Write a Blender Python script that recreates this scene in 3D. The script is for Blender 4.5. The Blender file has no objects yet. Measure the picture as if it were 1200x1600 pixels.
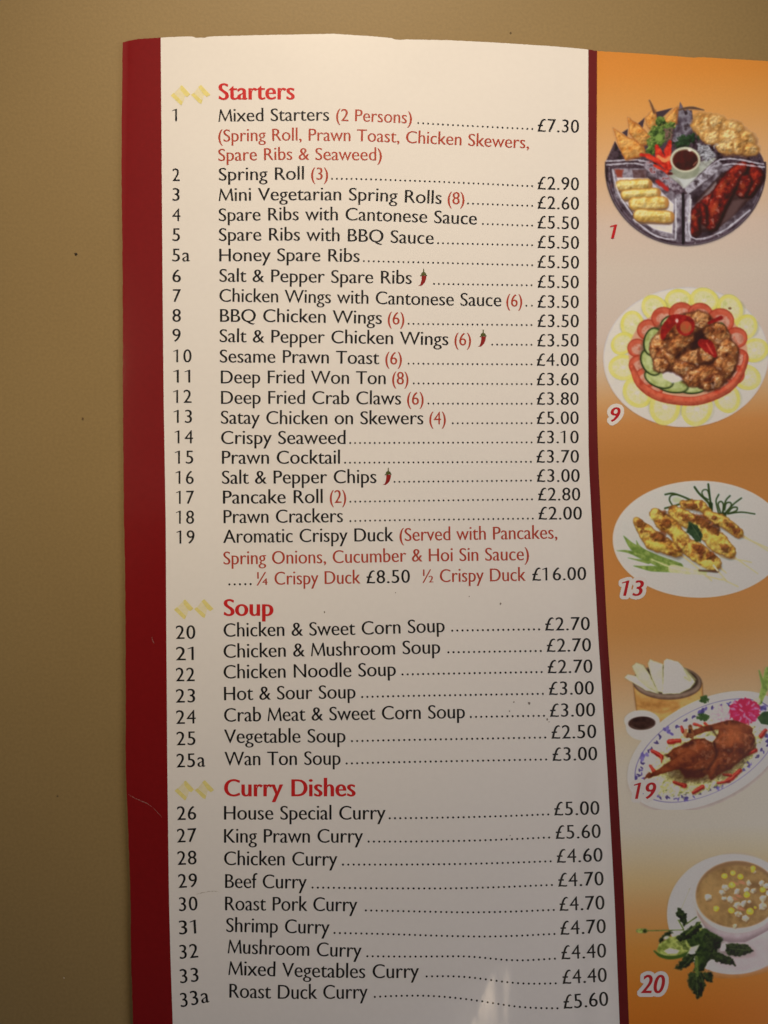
import bpy, math, random
import numpy as np
from mathutils import Vector, Matrix
from mathutils.geometry import tessellate_polygon

# ------------------------------------------------------------------ camera, world, lamps
sc = bpy.context.scene
col = sc.collection
MM = 0.001
F_PX, DIST, TILT = 1473.0, 0.200, math.radians(2.7)     # phone held about 20 cm above the menu
CAM = np.array([0.0, -DIST * math.sin(TILT), DIST * math.cos(TILT)])
cam_d = bpy.data.cameras.new('camera')
cam_d.sensor_fit = 'VERTICAL'; cam_d.sensor_height = 24
cam_d.lens = 24 * F_PX / 1600
cam_d.clip_start = 0.005; cam_d.clip_end = 20
cam_d.dof.use_dof = True; cam_d.dof.focus_distance = 0.192; cam_d.dof.aperture_fstop = 13
cam = bpy.data.objects.new('camera', cam_d); col.objects.link(cam)
cam.location = CAM; cam.rotation_euler = (TILT, 0, 0)
sc.camera = cam

world = bpy.data.worlds.new('World'); sc.world = world; world.use_nodes = True
bg = world.node_tree.nodes['Background']
bg.inputs[0].default_value = (0.9, 0.92, 1.0, 1); bg.inputs[1].default_value = 0.045

def aim(o, target):
    d = Vector(target) - o.location
    o.rotation_euler = d.to_track_quat('-Z', 'Y').to_euler()
def lamp(name, kind, loc, target, energy, color, **kw):
    d = bpy.data.lights.new(name, kind); d.energy = energy; d.color = color
    for k, v in kw.items(): setattr(d, k, v)
    o = bpy.data.objects.new(name, d); col.objects.link(o); o.location = loc; aim(o, target)
    return o
rl = lamp('room_lamp', 'SPOT', (-0.03, 0.46, 0.34), (-0.006, 0.080, 0), 12.2, (1.0, 0.81, 0.56),
     spot_size=math.radians(19.4), spot_blend=1.0, shadow_soft_size=0.03)
rl.scale = (1.85, 1.0, 1.0)
lamp('left_fill', 'SPOT', (-0.50, 0.16, 0.42), (-0.068, -0.030, 0), 3.3, (1.0, 0.79, 0.46),
     spot_size=math.radians(15), spot_blend=1.0, shadow_soft_size=0.03)  # added unseen spot that brightens the table and page edge on the left
lamp('ceiling_light', 'AREA', (-0.2, 1.12, 1.5), (-0.2, 1.12, 0), 4.5, (1.0, 0.84, 0.70),
     shape='RECTANGLE', size=2.4, size_y=2.0)
lamp('right_fill', 'AREA', (0.62, -0.22, 0.60), (0.02, 0, 0), 1.72, (0.98, 0.95, 1.0), shape='RECTANGLE', size=0.36, size_y=0.36)  # added cool fill from the right, no real window
lamp('glare_spot', 'SPOT', (0.432, -0.405, 0.62), (0.018, -0.108, 0), 11.0, (1.0, 0.76, 0.48),
     spot_size=math.radians(9), spot_blend=1.0, shadow_soft_size=0.11)  # unseen spot, added and narrowed to throw glare on the dent

sc.view_settings.view_transform = 'Standard'; sc.view_settings.look = 'None'
sc.view_settings.exposure = 0.0; sc.view_settings.gamma = 1.0

# ------------------------------------------------------------------ helpers
def interp(x, pts):
    p = np.array(pts, float)
    return np.interp(x, p[:, 0], p[:, 1])
def smooth_interp(x, pts, w):
    x = np.asarray(x, float)
    return sum(interp(x + d * w, pts) for d in np.linspace(-1, 1, 9)) / 9.0
def lin(c):
    c = np.asarray(c, float)
    return np.where(c <= 0.04045, c / 12.92, ((np.maximum(c, 0) + 0.055) / 1.055) ** 2.4)
def sstep(a, b, x):
    t = np.clip((x - a) / (b - a), 0, 1); return t * t * (3 - 2 * t)
_lat = {}
def vnoise(x, y, seed=0):
    if seed not in _lat: _lat[seed] = np.random.RandomState(seed + 17).rand(256, 256)
    L = _lat[seed]
    xi = np.floor(x).astype(int); yi = np.floor(y).astype(int)
    fx = x - xi; fy = y - yi; fx = fx * fx * (3 - 2 * fx); fy = fy * fy * (3 - 2 * fy)
    a = L[yi % 256, xi % 256]; b = L[yi % 256, (xi + 1) % 256]
    c = L[(yi + 1) % 256, xi % 256]; d = L[(yi + 1) % 256, (xi + 1) % 256]
    return (a * (1 - fx) + b * fx) * (1 - fy) + (c * (1 - fx) + d * fx) * fy
def fbm(x, y, seed=0, octv=4):
    s = 0; amp = 1; tot = 0
    for i in range(octv):
        s = s + amp * vnoise(x * 2 ** i, y * 2 ** i, seed + i * 7); tot += amp; amp *= 0.55
    return s / tot

# ---- height of the curled paper over the table (metres, world x y)
XL, XF = -0.0555, 0.0435          # left edge and fold of the left page
def seg_d(x, y, ax, ay, bx, by):
    dx, dy = bx - ax, by - ay
    t = np.clip(((x - ax) * dx + (y - ay) * dy) / (dx * dx + dy * dy), 0, 1)
    return np.hypot(x - ax - t * dx, y - ay - t * dy), t
def H(x, y):
    x = np.asarray(x, float); y = np.asarray(y, float)
    s = np.clip((x - XL) / (XF - XL), -0.2, 1)
    amp = interp(y, [(-0.12, 2.6), (-0.05, 2.8), (0.0, 3.2), (0.1, 4.4)])
    h = amp * np.sin(np.pi * np.clip(s, 0, 1) ** 0.9)
    s2 = np.clip((x - XF) / 0.105, 0, 1)
    h = np.where(x > XF, 0.9 * np.sin(np.pi * s2), h)
    k = 0.0022
    h = h + 1.0 * np.exp(-((x - XF) / k) ** 2) * 0.25
    # gentle undulation of handled paper
    X = x * 1000; Y = y * 1000
    h = h + 0.55 * (fbm(X / 42 + 3.1, Y / 42 + 9.7, 3, 2) - 0.5) + 0.16 * (fbm(X / 15 + 1, Y / 15, 5, 2) - 0.5)
    # the dent with two sharp creases near the foot of the page
    d1, t1 = seg_d(x, y, 0.0245, -0.0925, 0.0240, -0.122)
    d2, t2 = seg_d(x, y, 0.0225, -0.0925, 0.0105, -0.122)
    f = sstep(-0.0915, -0.097, y)
    x1 = 0.0243 + 0.0006 * (y + 0.0925) / 0.03
    wd = np.clip(-(y + 0.0915), 0, 0.03) * 0.60 + 0.0006 * f
    soft = 0.0011 * np.log1p(np.exp(np.clip((x1 - x) / 0.0011, -30, 30)))
    rise = wd * (1 - np.exp(-soft / np.maximum(wd * 0.85, 1e-5)))
    rise = rise - 0.0007 * (1 - np.exp(-rise / 0.0007)) * 0.5
    h = h + 285.0 * rise * sstep(-0.055, 0.004, x)          # a flat facet between two creases, raised to the left
    h = h + f * (0.10 * np.exp(-(d1 / 0.0012) ** 2) + 0.05 * np.exp(-(d2 / 0.0011) ** 2))
    h = h + f * np.exp(-((x - 0.018) / 0.012) ** 2) * 0.11 * (fbm(X / 2.2, Y / 6.0, 6, 3) - 0.5)
    # small crease by the number 30
    d3, t3 = seg_d(x, y, -0.0395, -0.0805, -0.0330, -0.0785)
    h = h + 0.10 * np.exp(-(d3 / 0.0009) ** 2)
    # soft fold across the sheet
    return (h + 1.1) * MM

CT, ST = math.cos(TILT), math.sin(TILT)
def where_seen(px, py, lift=0.0, flat=None):
    """point of the paper (or of the table) measured at this place of the photograph"""
    px = np.asarray(px, float); py = np.asarray(py, float)
    dx = (px - 600) / F_PX; dy = -(py - 800) / F_PX; dz = -np.ones_like(dx)
    wy = dy * CT - dz * ST; wz = dy * ST + dz * CT
    z = np.full_like(dx, 0.002 if flat is None else flat)
    for _ in range(1 if flat is not None else 14):
        t = (z - CAM[2]) / wz
        x = CAM[0] + dx * t; y = CAM[1] + wy * t
        if flat is None: z = 0.5 * z + 0.5 * (H(x, y) + lift)
    if flat is None: z = H(x, y) + lift
    return np.stack([x, y, z], -1)

# ---- materials
def nodes(name):
    m = bpy.data.materials.new(name); m.use_nodes = True
    nt = m.node_tree; return m, nt, nt.nodes['Principled BSDF']
def add_grain(nt, b, base, scale, amount, bump=0.0, bscale=None, src=None):
    """colour grain and fine relief"""
    tc = nt.nodes.new('ShaderNodeTexCoord')
    n = nt.nodes.new('ShaderNodeTexNoise'); n.inputs['Scale'].default_value = scale; n.inputs['Detail'].default_value = 4
    nt.links.new(tc.outputs['Object'], n.inputs['Vector'])
    mr = nt.nodes.new('ShaderNodeMapRange'); mr.inputs['From Min'].default_value = 0.25; mr.inputs['From Max'].default_value = 0.75
    mr.inputs['To Min'].default_value = 1 - amount; mr.inputs['To Max'].default_value = 1 + amount
    nt.links.new(n.outputs['Fac'], mr.inputs['Value'])
    vm = nt.nodes.new('ShaderNodeVectorMath'); vm.operation = 'SCALE'
    if src is None: vm.inputs[0].default_value = base
    else: nt.links.new(src, vm.inputs[0])
    nt.links.new(mr.outputs['Result'], vm.inputs['Scale'])
    nt.links.new(vm.outputs['Vector'], b.inputs['Base Color'])
    if bump:
        n2 = nt.nodes.new('ShaderNodeTexNoise'); n2.inputs['Scale'].default_value = bscale; n2.inputs['Detail'].default_value = 3
        nt.links.new(tc.outputs['Object'], n2.inputs['Vector'])
        bp = nt.nodes.new('ShaderNodeBump'); bp.inputs['Strength'].default_value = 1.0; bp.inputs['Distance'].default_value = bump
        nt.links.new(n2.outputs['Fac'], bp.inputs['Height']); nt.links.new(bp.outputs['Normal'], b.inputs['Normal'])
def ink(name, c, rough=0.30, amount=0.03, attr=False, scale=900):
    m, nt, b = nodes(name)
    b.inputs['Roughness'].default_value = rough
    b.inputs['IOR'].default_value = 1.45
    src = None
    if attr:
        a = nt.nodes.new('ShaderNodeAttribute'); a.attribute_name = 'print_colour'; src = a.outputs['Vector']
    add_grain(nt, b, c, scale, amount, 0.000012, 500, src)
    return m
M_PAPER = ink('glossy_white_paper', (0.83, 0.81, 0.80), 0.24, 0.012)
M_RED = ink('dark_red_border_ink', (0.205, 0.005, 0.006), 0.22, 0.05)
M_STRIPE = ink('dark_red_stripe_ink', (0.140, 0.008, 0.009), 0.26, 0.05)
M_BLACK = ink('black_text_ink', (0.008, 0.007, 0.007), 0.30, 0.1)
M_NOTE = ink('brick_red_text_ink', (0.43, 0.052, 0.026), 0.34, 0.06)
M_HEAD = ink('bright_red_heading_ink', (0.60, 0.018, 0.020), 0.32, 0.05)
M_NUM = ink('crimson_number_ink', (0.52, 0.010, 0.018), 0.32, 0.05)
M_YEL = ink('pale_yellow_ornament_ink', (0.80, 0.72, 0.28), 0.32, 0.08, scale=1500)
M_PRINT = ink('four_colour_print', (1, 1, 1), 0.30, 0.03, attr=True, scale=2600)
M_CHILI = ink('chili_red_ink', (0.28, 0.012, 0.010), 0.32, 0.25, scale=1500)
M_GREEN = ink('chili_green_ink', (0.09, 0.10, 0.025), 0.32, 0.2)
M_SMUDGE = ink('grey_smudge', (0.20, 0.17, 0.15), 0.6, 0.1)
M_WEAR = ink('worn_fold_mark', (0.36, 0.15, 0.14), 0.6, 0.3, scale=3000)
M_CREASE = ink('worn_paper_crease', (0.50, 0.47, 0.43), 0.6, 0.2)

m, nt, b = nodes('beige_tabletop_laminate'); M_TABLE = m
b.inputs['Roughness'].default_value = 0.55; b.inputs['IOR'].default_value = 1.4
tc = nt.nodes.new('ShaderNodeTexCoord')
n1 = nt.nodes.new('ShaderNodeTexNoise'); n1.inputs['Scale'].default_value = 22; n1.inputs['Detail'].default_value = 5
n2 = nt.nodes.new('ShaderNodeTexNoise'); n2.inputs['Scale'].default_value = 1500; n2.inputs['Detail'].default_value = 3
mx = nt.nodes.new('ShaderNodeMix'); mx.data_type = 'RGBA'
mx.inputs[6].default_value = (0.240, 0.163, 0.062, 1); mx.inputs[7].default_value = (0.285, 0.197, 0.080, 1)
mr = nt.nodes.new('ShaderNodeMapRange'); mr.inputs['From Min'].default_value = 0.3; mr.inputs['From Max'].default_value = 0.7
mr.inputs['To Min'].default_value = 0.94; mr.inputs['To Max'].default_value = 1.06
vm = nt.nodes.new('ShaderNodeVectorMath'); vm.operation = 'SCALE'
for n in (n1, n2): nt.links.new(tc.outputs['Object'], n.inputs['Vector'])
nt.links.new(n1.outputs['Fac'], mx.inputs[0]); nt.links.new(n2.outputs['Fac'], mr.inputs['Value'])
nt.links.new(mx.outputs[2], vm.inputs[0]); nt.links.new(mr.outputs['Result'], vm.inputs['Scale'])
nt.links.new(vm.outputs['Vector'], b.inputs['Base Color'])
bp = nt.nodes.new('ShaderNodeBump'); bp.inputs['Distance'].default_value = 0.000018
nt.links.new(n2.outputs['Fac'], bp.inputs['Height']); nt.links.new(bp.outputs['Normal'], b.inputs['Normal'])

def link(name, verts, faces, mat, parent=None, smooth=True, colors=None, label=None, n=None):
    me = bpy.data.meshes.new(name)
    verts = np.asarray(verts, dtype=np.float32)
    faces = np.asarray(faces, dtype=np.int32)
    k = faces.shape[1]
    me.vertices.add(len(verts)); me.vertices.foreach_set('co', verts.ravel())
    me.loops.add(faces.size); me.loops.foreach_set('vertex_index', faces.ravel())
    me.polygons.add(len(faces))
    me.polygons.foreach_set('loop_start', np.arange(0, faces.size, k, dtype=np.int32))
    me.update(calc_edges=True)
    me.polygons.foreach_set('use_smooth', np.full(len(faces), smooth, dtype=bool))
    if colors is not None:
        a = me.color_attributes.new('print_colour', 'FLOAT_COLOR', 'POINT')
        c4 = np.ones((len(verts), 4), dtype=np.float32); c4[:, :3] = colors
        a.data.foreach_set('color', c4.ravel())
    me.materials.append(mat)
    o = bpy.data.objects.new(name, me); col.objects.link(o)
    if parent: o.parent = parent
    if label: o['label'] = label
    return o

def grid_faces(nr, nc):
    i = np.arange(nr - 1)[:, None] * nc + np.arange(nc - 1)[None, :]
    i = i.ravel()
    return np.stack([i, i + nc, i + nc + 1, i + 1], -1)

# ------------------------------------------------------------------ tabletop
tb = []
for x, y in ((-0.9, -0.7), (0.9, -0.7), (0.9, 0.9), (-0.9, 0.9)): tb.append((x, y, 0.0))
for x, y in ((-0.9, -0.7), (0.9, -0.7), (0.9, 0.9), (-0.9, 0.9)): tb.append((x, y, -0.025))
table = link('tabletop', tb, [(0, 1, 2, 3), (7, 6, 5, 4), (0, 4, 5, 1), (1, 5, 6, 2), (2, 6, 7, 3), (3, 7, 4, 0)], M_TABLE, smooth=False)
table['kind'] = 'structure'

# ------------------------------------------------------------------ the menu
menu = bpy.data.objects.new('menu', None); col.objects.link(menu)
menu['label'] = 'folded glossy takeaway menu with dish list and printed food pictures lying on beige tabletop'
menu['category'] = 'menu'

BOT = 1760
E_L = [(40, 192), (66, 191.7), (253, 189.7), (440, 191.7), (620, 192), (800, 193.5), (900, 195.5), (1000, 196.3), (1200, 196.3), (1290, 200), (1400, 204), (1500, 204.8), (1600, 208), (1760, 212)]
E_W = [(40, 251), (58, 251), (253, 252.7), (440, 254), (620, 255.7), (820, 259), (1000, 260), (1200, 261.5), (1400, 264), (1500, 266.5), (1600, 270), (1760, 275)]
E_S = [(40, 919.5), (75, 919.3), (250, 919), (620, 919), (720, 919.7), (820, 925), (1000, 935), (1200, 948.8), (1400, 960), (1600, 968.2), (1760, 974)]
E_R = [(40, 933), (75, 933), (250, 932.3), (620, 932.5), (720, 934.5), (820, 940), (1000, 949.5), (1200, 963.5), (1400, 974.8), (1600, 982.8), (1760, 989)]
E_FAR = [(40, 1640), (1760, 1700)]
E_TOP = [(185, 67.5), (192, 66.5), (197, 64.5), (215, 61), (251, 58.6), (290, 57), (302, 57.2), (306, 59.6), (313, 58.6), (319, 59.4), (326, 57), (400, 55), (520, 52.8),
         (580, 56.5), (612, 59.5), (618, 61.8), (626, 62.6), (634, 61.6), (700, 62.8), (770, 66.2), (860, 72), (920, 77.2), (933, 79.8), (1000, 83.6), (1060, 88), (1085, 90.4), (1092, 89.2), (1200, 95.5), (1400, 104), (1700, 112)]

def panel(name, eL, eR, mat, nc, jag=0.5, colors=None, nr=560, skirtL=False, label=None, wobble=0.0):
    u = np.linspace(0, 1, nc)
    v = np.linspace(0, 1, nr)
    V, U = np.meshgrid(v, u, indexing='ij')
    PY = 60 + V * (BOT - 60); PX = np.zeros_like(PY)
    for _ in range(4):
        XLf = smooth_interp(PY, eL, 30); XRf = smooth_interp(PY, eR, 30)
        if skirtL: XLf = XLf + 0.6 * (vnoise(PY / 9, PY * 0, 31) - 0.5)
        PX = XLf + U * (XRf - XLf)
        top = smooth_interp(PX, E_TOP, 3) + jag * (vnoise(PX / 2.3, PX * 0 + 2, 12) - 0.5)
        PY = top + V * (BOT - top)
    P = where_seen(PX, PY)
    verts = P.reshape(-1, 3); faces = grid_faces(nr, nc)
    # thickness: rims of the sheet down from the outer edges
    base = len(verts); extra = []; ef = []
    def rim(idx, flip):
        nonlocal base
        k = len(idx); t_ = verts[idx].copy(); p = t_.copy(); p[:, 2] -= 0.00009
        extra.append(t_); extra.append(p)
        for i in range(k - 1):
            q = (base + i, base + k + i, base + k + i + 1, base + i + 1)
            ef.append(q if not flip else q[::-1])
        base += 2 * k
    rim(np.arange(nc), True)
    if skirtL: rim(np.arange(nr) * nc, False)
    verts = np.vstack([verts] + extra); faces = np.vstack([faces, np.array(ef)])
    c = None
    if colors is not None:
        c = colors(PX, PY).reshape(-1, 3)
        c = np.vstack([c, np.full((len(verts) - len(c), 3), 0.6)])
    return link(name, verts, faces, mat, menu, True, c, label)

# paper white as the photograph shows it down the sheet; used to turn photographed print colours into ink colours
P_Y = [60, 400, 800, 1200, 1600]
P_L = [(230, 213, 186), (231, 213, 186), (198, 186, 166), (160, 151, 142), (152, 141, 130)]
P_R = [(222, 204, 177), (209, 194, 169), (173, 162, 148), (147, 140, 134), (149, 142, 136)]
def paper_white(px, py):
    out = []
    for k in range(3):
        a = np.interp(py, P_Y, [c[k] for c in P_L]); b_ = np.interp(py, P_Y, [c[k] for c in P_R])
        t = np.clip((px - 350) / 710, 0, 1.3); out.append(a * (1 - t) + b_ * t)
    return lin(np.stack(out, -1) / 255.0)
def to_ink(rgb, px, py):
    c = lin(rgb) / paper_white(px, py) * 0.79 - 0.006
    c = np.where(c > 0.66, 0.66 + 0.17 * np.tanh((c - 0.66) / 0.17), c)
    return np.clip(c, 0.004, 0.84)

BG = [(60, (206, 122, 38)), (110, (209, 128, 46)), (170, (209, 141, 68)), (230, (208, 153, 95)), (290, (204, 164, 122)), (350, (201, 173, 145)), (420, (197, 176, 150)),
      (470, (193, 172, 148)), (530, (189, 166, 143)), (580, (186, 154, 118)), (620, (183, 136, 86)), (660, (174, 114, 58)), (716, (159, 102, 47)), (800, (160, 102, 48)), (900, (160, 103, 50)),
      (983, (154, 105, 55)), (1040, (156, 114, 72)), (1103, (162, 130, 98)), (1150, (158, 137, 114)), (1200, (158, 141, 125)), (1293, (159, 142, 126)), (1340, (159, 134, 107)), (1380, (163, 126, 86)),
      (1422, (157, 111, 66)), (1480, (156, 98, 40)), (1540, (150, 86, 26)), (1588, (144, 78, 19)), (1760, (135, 70, 14))]
def bg_rgb(px, py):
    ys = [b_[0] for b_ in BG]
    yy = py + (px - 1060) * 0.04
    return np.stack([np.interp(yy, ys, [b_[1][k] for b_ in BG]) for k in range(3)], -1) / 255.0
panel('red_border', E_L, E_W, M_RED, 26, skirtL=True)
panel('white_page', E_W, E_S, M_PAPER, 260)
panel('fold_stripe', E_S, E_R, M_STRIPE, 8)
panel('picture_column', E_R, E_FAR, M_PRINT, 240, colors=lambda x, y: to_ink(bg_rgb(x, y), x, y))

# ------------------------------------------------------------------ lettering
FONT = {}
def load_glyphs(chars):
    objs = {}
    def mk(s):
        c = bpy.data.curves.new('glyph', 'FONT'); c.body = s; c.fill_mode = 'NONE'; c.resolution_u = 5
        o = bpy.data.objects.new('glyph', c); col.objects.link(o); return o
    for ch in chars: objs[ch] = (mk(ch), mk(ch + '|'))
    bar = mk('|')
    bpy.context.view_layer.update()
    dg = bpy.context.evaluated_depsgraph_get()
    def co(o):
        e = o.evaluated_get(dg); me = e.to_mesh()
        v = np.array([w.co[:2] for w in me.vertices]); ed = [tuple(x.vertices) for x in me.edges]
        e.to_mesh_clear(); return v, ed
    bx = co(bar)[0][:, 0].min()
    for ch, (a, b_) in objs.items():
        v, ed = co(a) if ch != ' ' else (np.zeros((0, 2)), [])
        v2, _ = co(b_)
        w = v2[:, 0].max(); adv = (w - (co(bar)[0][:, 0].max()))
        nb = {}
        for i, j in ed: nb.setdefault(i, []).append(j); nb.setdefault(j, []).append(i)
        seen = set(); loops = []
        for st in range(len(v)):
            if st in seen or st not in nb: continue
            lp = [st]; seen.add(st); cur = st
            while True:
                nx = [k for k in nb[cur] if k not in seen]
                if not nx: break
                cur = nx[0]; seen.add(cur); lp.append(cur)
            # keep travel direction of the font outline
            if len(lp) > 2 and lp[1] == max(lp): lp = [lp[0]] + lp[:0:-1]
            L = v[lp]
            keep = np.hypot(*(L - np.roll(L, 1, 0)).T) > 1e-5
            loops.append(L[keep])
        FONT[ch] = (loops, adv)
    for a, b_ in list(objs.values()) + [(bar, bar)]:
        for o in {a, b_}:
            c = o.data; bpy.data.objects.remove(o); bpy.data.curves.remove(c)
TEXT_CHARS = "ABCDEFGHIJKLMNOPQRSTUVWXYZabcdefghijklmnopqrstuvwxyz0123456789&(),.£¼½ "
load_glyphs(TEXT_CHARS)
CAPH = max(l[:, 1].max() for l in FONT['H'][0])
# figure one with a flag, and the splayed capital M of this typeface
s_ = CAPH
FONT['1'] = ([np.array([(0.40, 0), (0.40, 1.0), (0.345, 1.0), (0.03, 0.87), (0.03, 0.80), (0.275, 0.865), (0.275, 0)]) * s_], FONT['2'][1])
FONT['M'] = ([np.array([(0.03, 0), (0.16, 1.0), (0.225, 1.0), (0.575, 0.27), (0.92, 1.0), (0.985, 1.0), (1.11, 0), (0.98, 0), (0.895, 0.70), (0.57, 0.02), (0.535, 0.02), (0.205, 0.70), (0.12, 0)]) * s_], 1.14 * s_)

STYLES = {'regular': (0.011, -0.011), 'bold': (0.031, -0.004), 'digits': (0.009, -0.009), 'bold_digits': (0.024, 0.0)}
_cache = {}
def styled(ch, style):
    if (ch, style) in _cache: return _cache[(ch, style)]
    loops, adv = FONT[ch]
    kx, ky = STYLES[style]
    if ch == '4' and kx < 0.02: kx, ky = 0.0, -0.010
    out = []
    if loops:
        big = max(loops, key=lambda L: abs(area(L)))
        sg = 1 if area(big) > 0 else -1
        for L in loops:
            d1 = L - np.roll(L, 1, 0); d2 = np.roll(L, -1, 0) - L
            d1 /= np.maximum(np.hypot(*d1.T)[:, None], 1e-9); d2 /= np.maximum(np.hypot(*d2.T)[:, None], 1e-9)
            n1 = np.stack([d1[:, 1], -d1[:, 0]], -1); n2 = np.stack([d2[:, 1], -d2[:, 0]], -1)
            n = n1 + n2; ln = np.maximum(np.hypot(*n.T)[:, None], 0.8); n = n / ln * np.minimum(2 / np.maximum(ln, 1.0), 1.25)
            n = n * sg
            out.append(L + n * np.array([kx, ky]))
        outer = [i for i, L in enumerate(loops) if area(L) * sg > 0]
        grp = {i: [i] for i in outer}
        for i, L in enumerate(loops):
            if i in outer: continue
            c0 = L.mean(0); best = [k for k in outer if loops[k][:, 0].min() <= c0[0] <= loops[k][:, 0].max() and loops[k][:, 1].min() <= c0[1] <= loops[k][:, 1].max()]
            grp[min(best, key=lambda k: abs(area(loops[k])))].append(i)
        if ch in 'abcdefghijklmnopqrstuvwxyz':      # larger x-height than the plain font
            for L in out:
                y = L[:, 1]; L[:, 1] = np.where(y < 0, y, np.where(y < 0.449, y * 1.065, 0.478 + (y - 0.449) * 1.13))
        tris = []; vv = []; n0 = 0
        for i, g in grp.items():
            tt = tessellate_polygon([[Vector((p[0], p[1], 0)) for p in out[k]] for k in g])
            tris += [tuple(a + n0 for a in q) for q in tt]
            for k in g: vv.append(out[k]); n0 += len(out[k])
        v = np.vstack(vv); t = np.array([q for q in tris if len(set(q)) == 3], dtype=int).reshape(-1, 3)
        # face up
        a, b_, c = v[t[:, 0]], v[t[:, 1]], v[t[:, 2]]
        cr = (b_[:, 0] - a[:, 0]) * (c[:, 1] - a[:, 1]) - (b_[:, 1] - a[:, 1]) * (c[:, 0] - a[:, 0])
        t[cr < 0] = t[cr < 0][:, ::-1]
        t = t[np.abs(cr) > 1e-10]
    else:
        v = np.zeros((0, 2)); t = np.zeros((0, 3), int)
    _cache[(ch, style)] = (v, t, adv, out)
    return _cache[(ch, style)]
def area(L):
    x, y = L[:, 0], L[:, 1]
    return 0.5 * np.sum(x * np.roll(y, -1) - np.roll(x, -1) * y)

def set_line(s, style, track=0.0):
    V = []; T = []; pen = 0; n = 0; loops = []
    for ch in s:
        v, t, adv, L = styled(ch, style)
        if len(v):
            V.append(v + (pen, 0)); T.append(t + n); n += len(v)
            loops += [l + np.array([pen, 0]) for l in L]
        pen += adv + track
        if ch == ' ': pen += 0.03
    return np.vstack(V), np.vstack(T), loops
def bl_fn(pts):
    pts = [(p[0], p[1]) for p in pts]
    def f(x): return smooth_interp(x, pts, 22) if len(pts) > 1 else np.full_like(np.asarray(x, float), pts[0][1])
    return f
def write(name, s, x0, x1, bl, cap, mat, style='regular', lift=0.00003, label=None, parent=None, shear=0.0, track=0.0, keep=False):
    V, T, loops = set_line(s, style, track)
    ky = STYLES[style][1]; V = V.copy()
    sy = cap / (CAPH + 2 * ky); V[:, 1] += ky; loops = [l + np.array([0, ky]) for l in loops]
    def place(V, x0=x0):
        ex = V[:, 0] + shear * V[:, 1]
        px = x0 + (ex - lo) * sx
        base = bl(px); slope = (bl(px + 4) - bl(px - 4)) / 8.0
        return px + V[:, 1] * sy * slope * 0.8, base - V[:, 1] * sy
    ex = V[:, 0] + shear * V[:, 1]; lo, hi = ex.min(), ex.max()
    sx = (x1 - x0) / (hi - lo)
    px, py = place(V)
    o = link(name, where_seen(px, py, lift), T, mat, parent or menu, True, None, label)
    if keep: return o, [np.stack(place(l), -1) for l in loops]
    return o
def dots(x0, x1, bl, r=1.32, step=7.75):
    n = max(2, int(round((x1 - x0 - 2 * r) / step)) + 1)
    xs = np.linspace(x0 + r, x1 - r, n)
    V = []; T = []
    for i, x in enumerate(xs):
        y = float(bl(np.array([x]))[0]) - r
        a = np.linspace(0, 2 * np.pi, 12, endpoint=False)
        V.append(np.stack([x + r * np.cos(a), y - r * np.sin(a)], -1))
        for k in range(1, 11): T.append((12 * i, 12 * i + k, 12 * i + k + 1))
    V = np.vstack(V)
    return link('dotted_leader', where_seen(V[:, 0], V[:, 1], 0.00003), T, M_BLACK, menu)

def cap_name(y): return interp(y, [(190, 19.2), (600, 20.0), (1000, 20.8), (1560, 21.6)])
def cap_price(y): return interp(y, [(190, 19.9), (600, 19.3), (985, 20.3), (1570, 21.9)])

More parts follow.
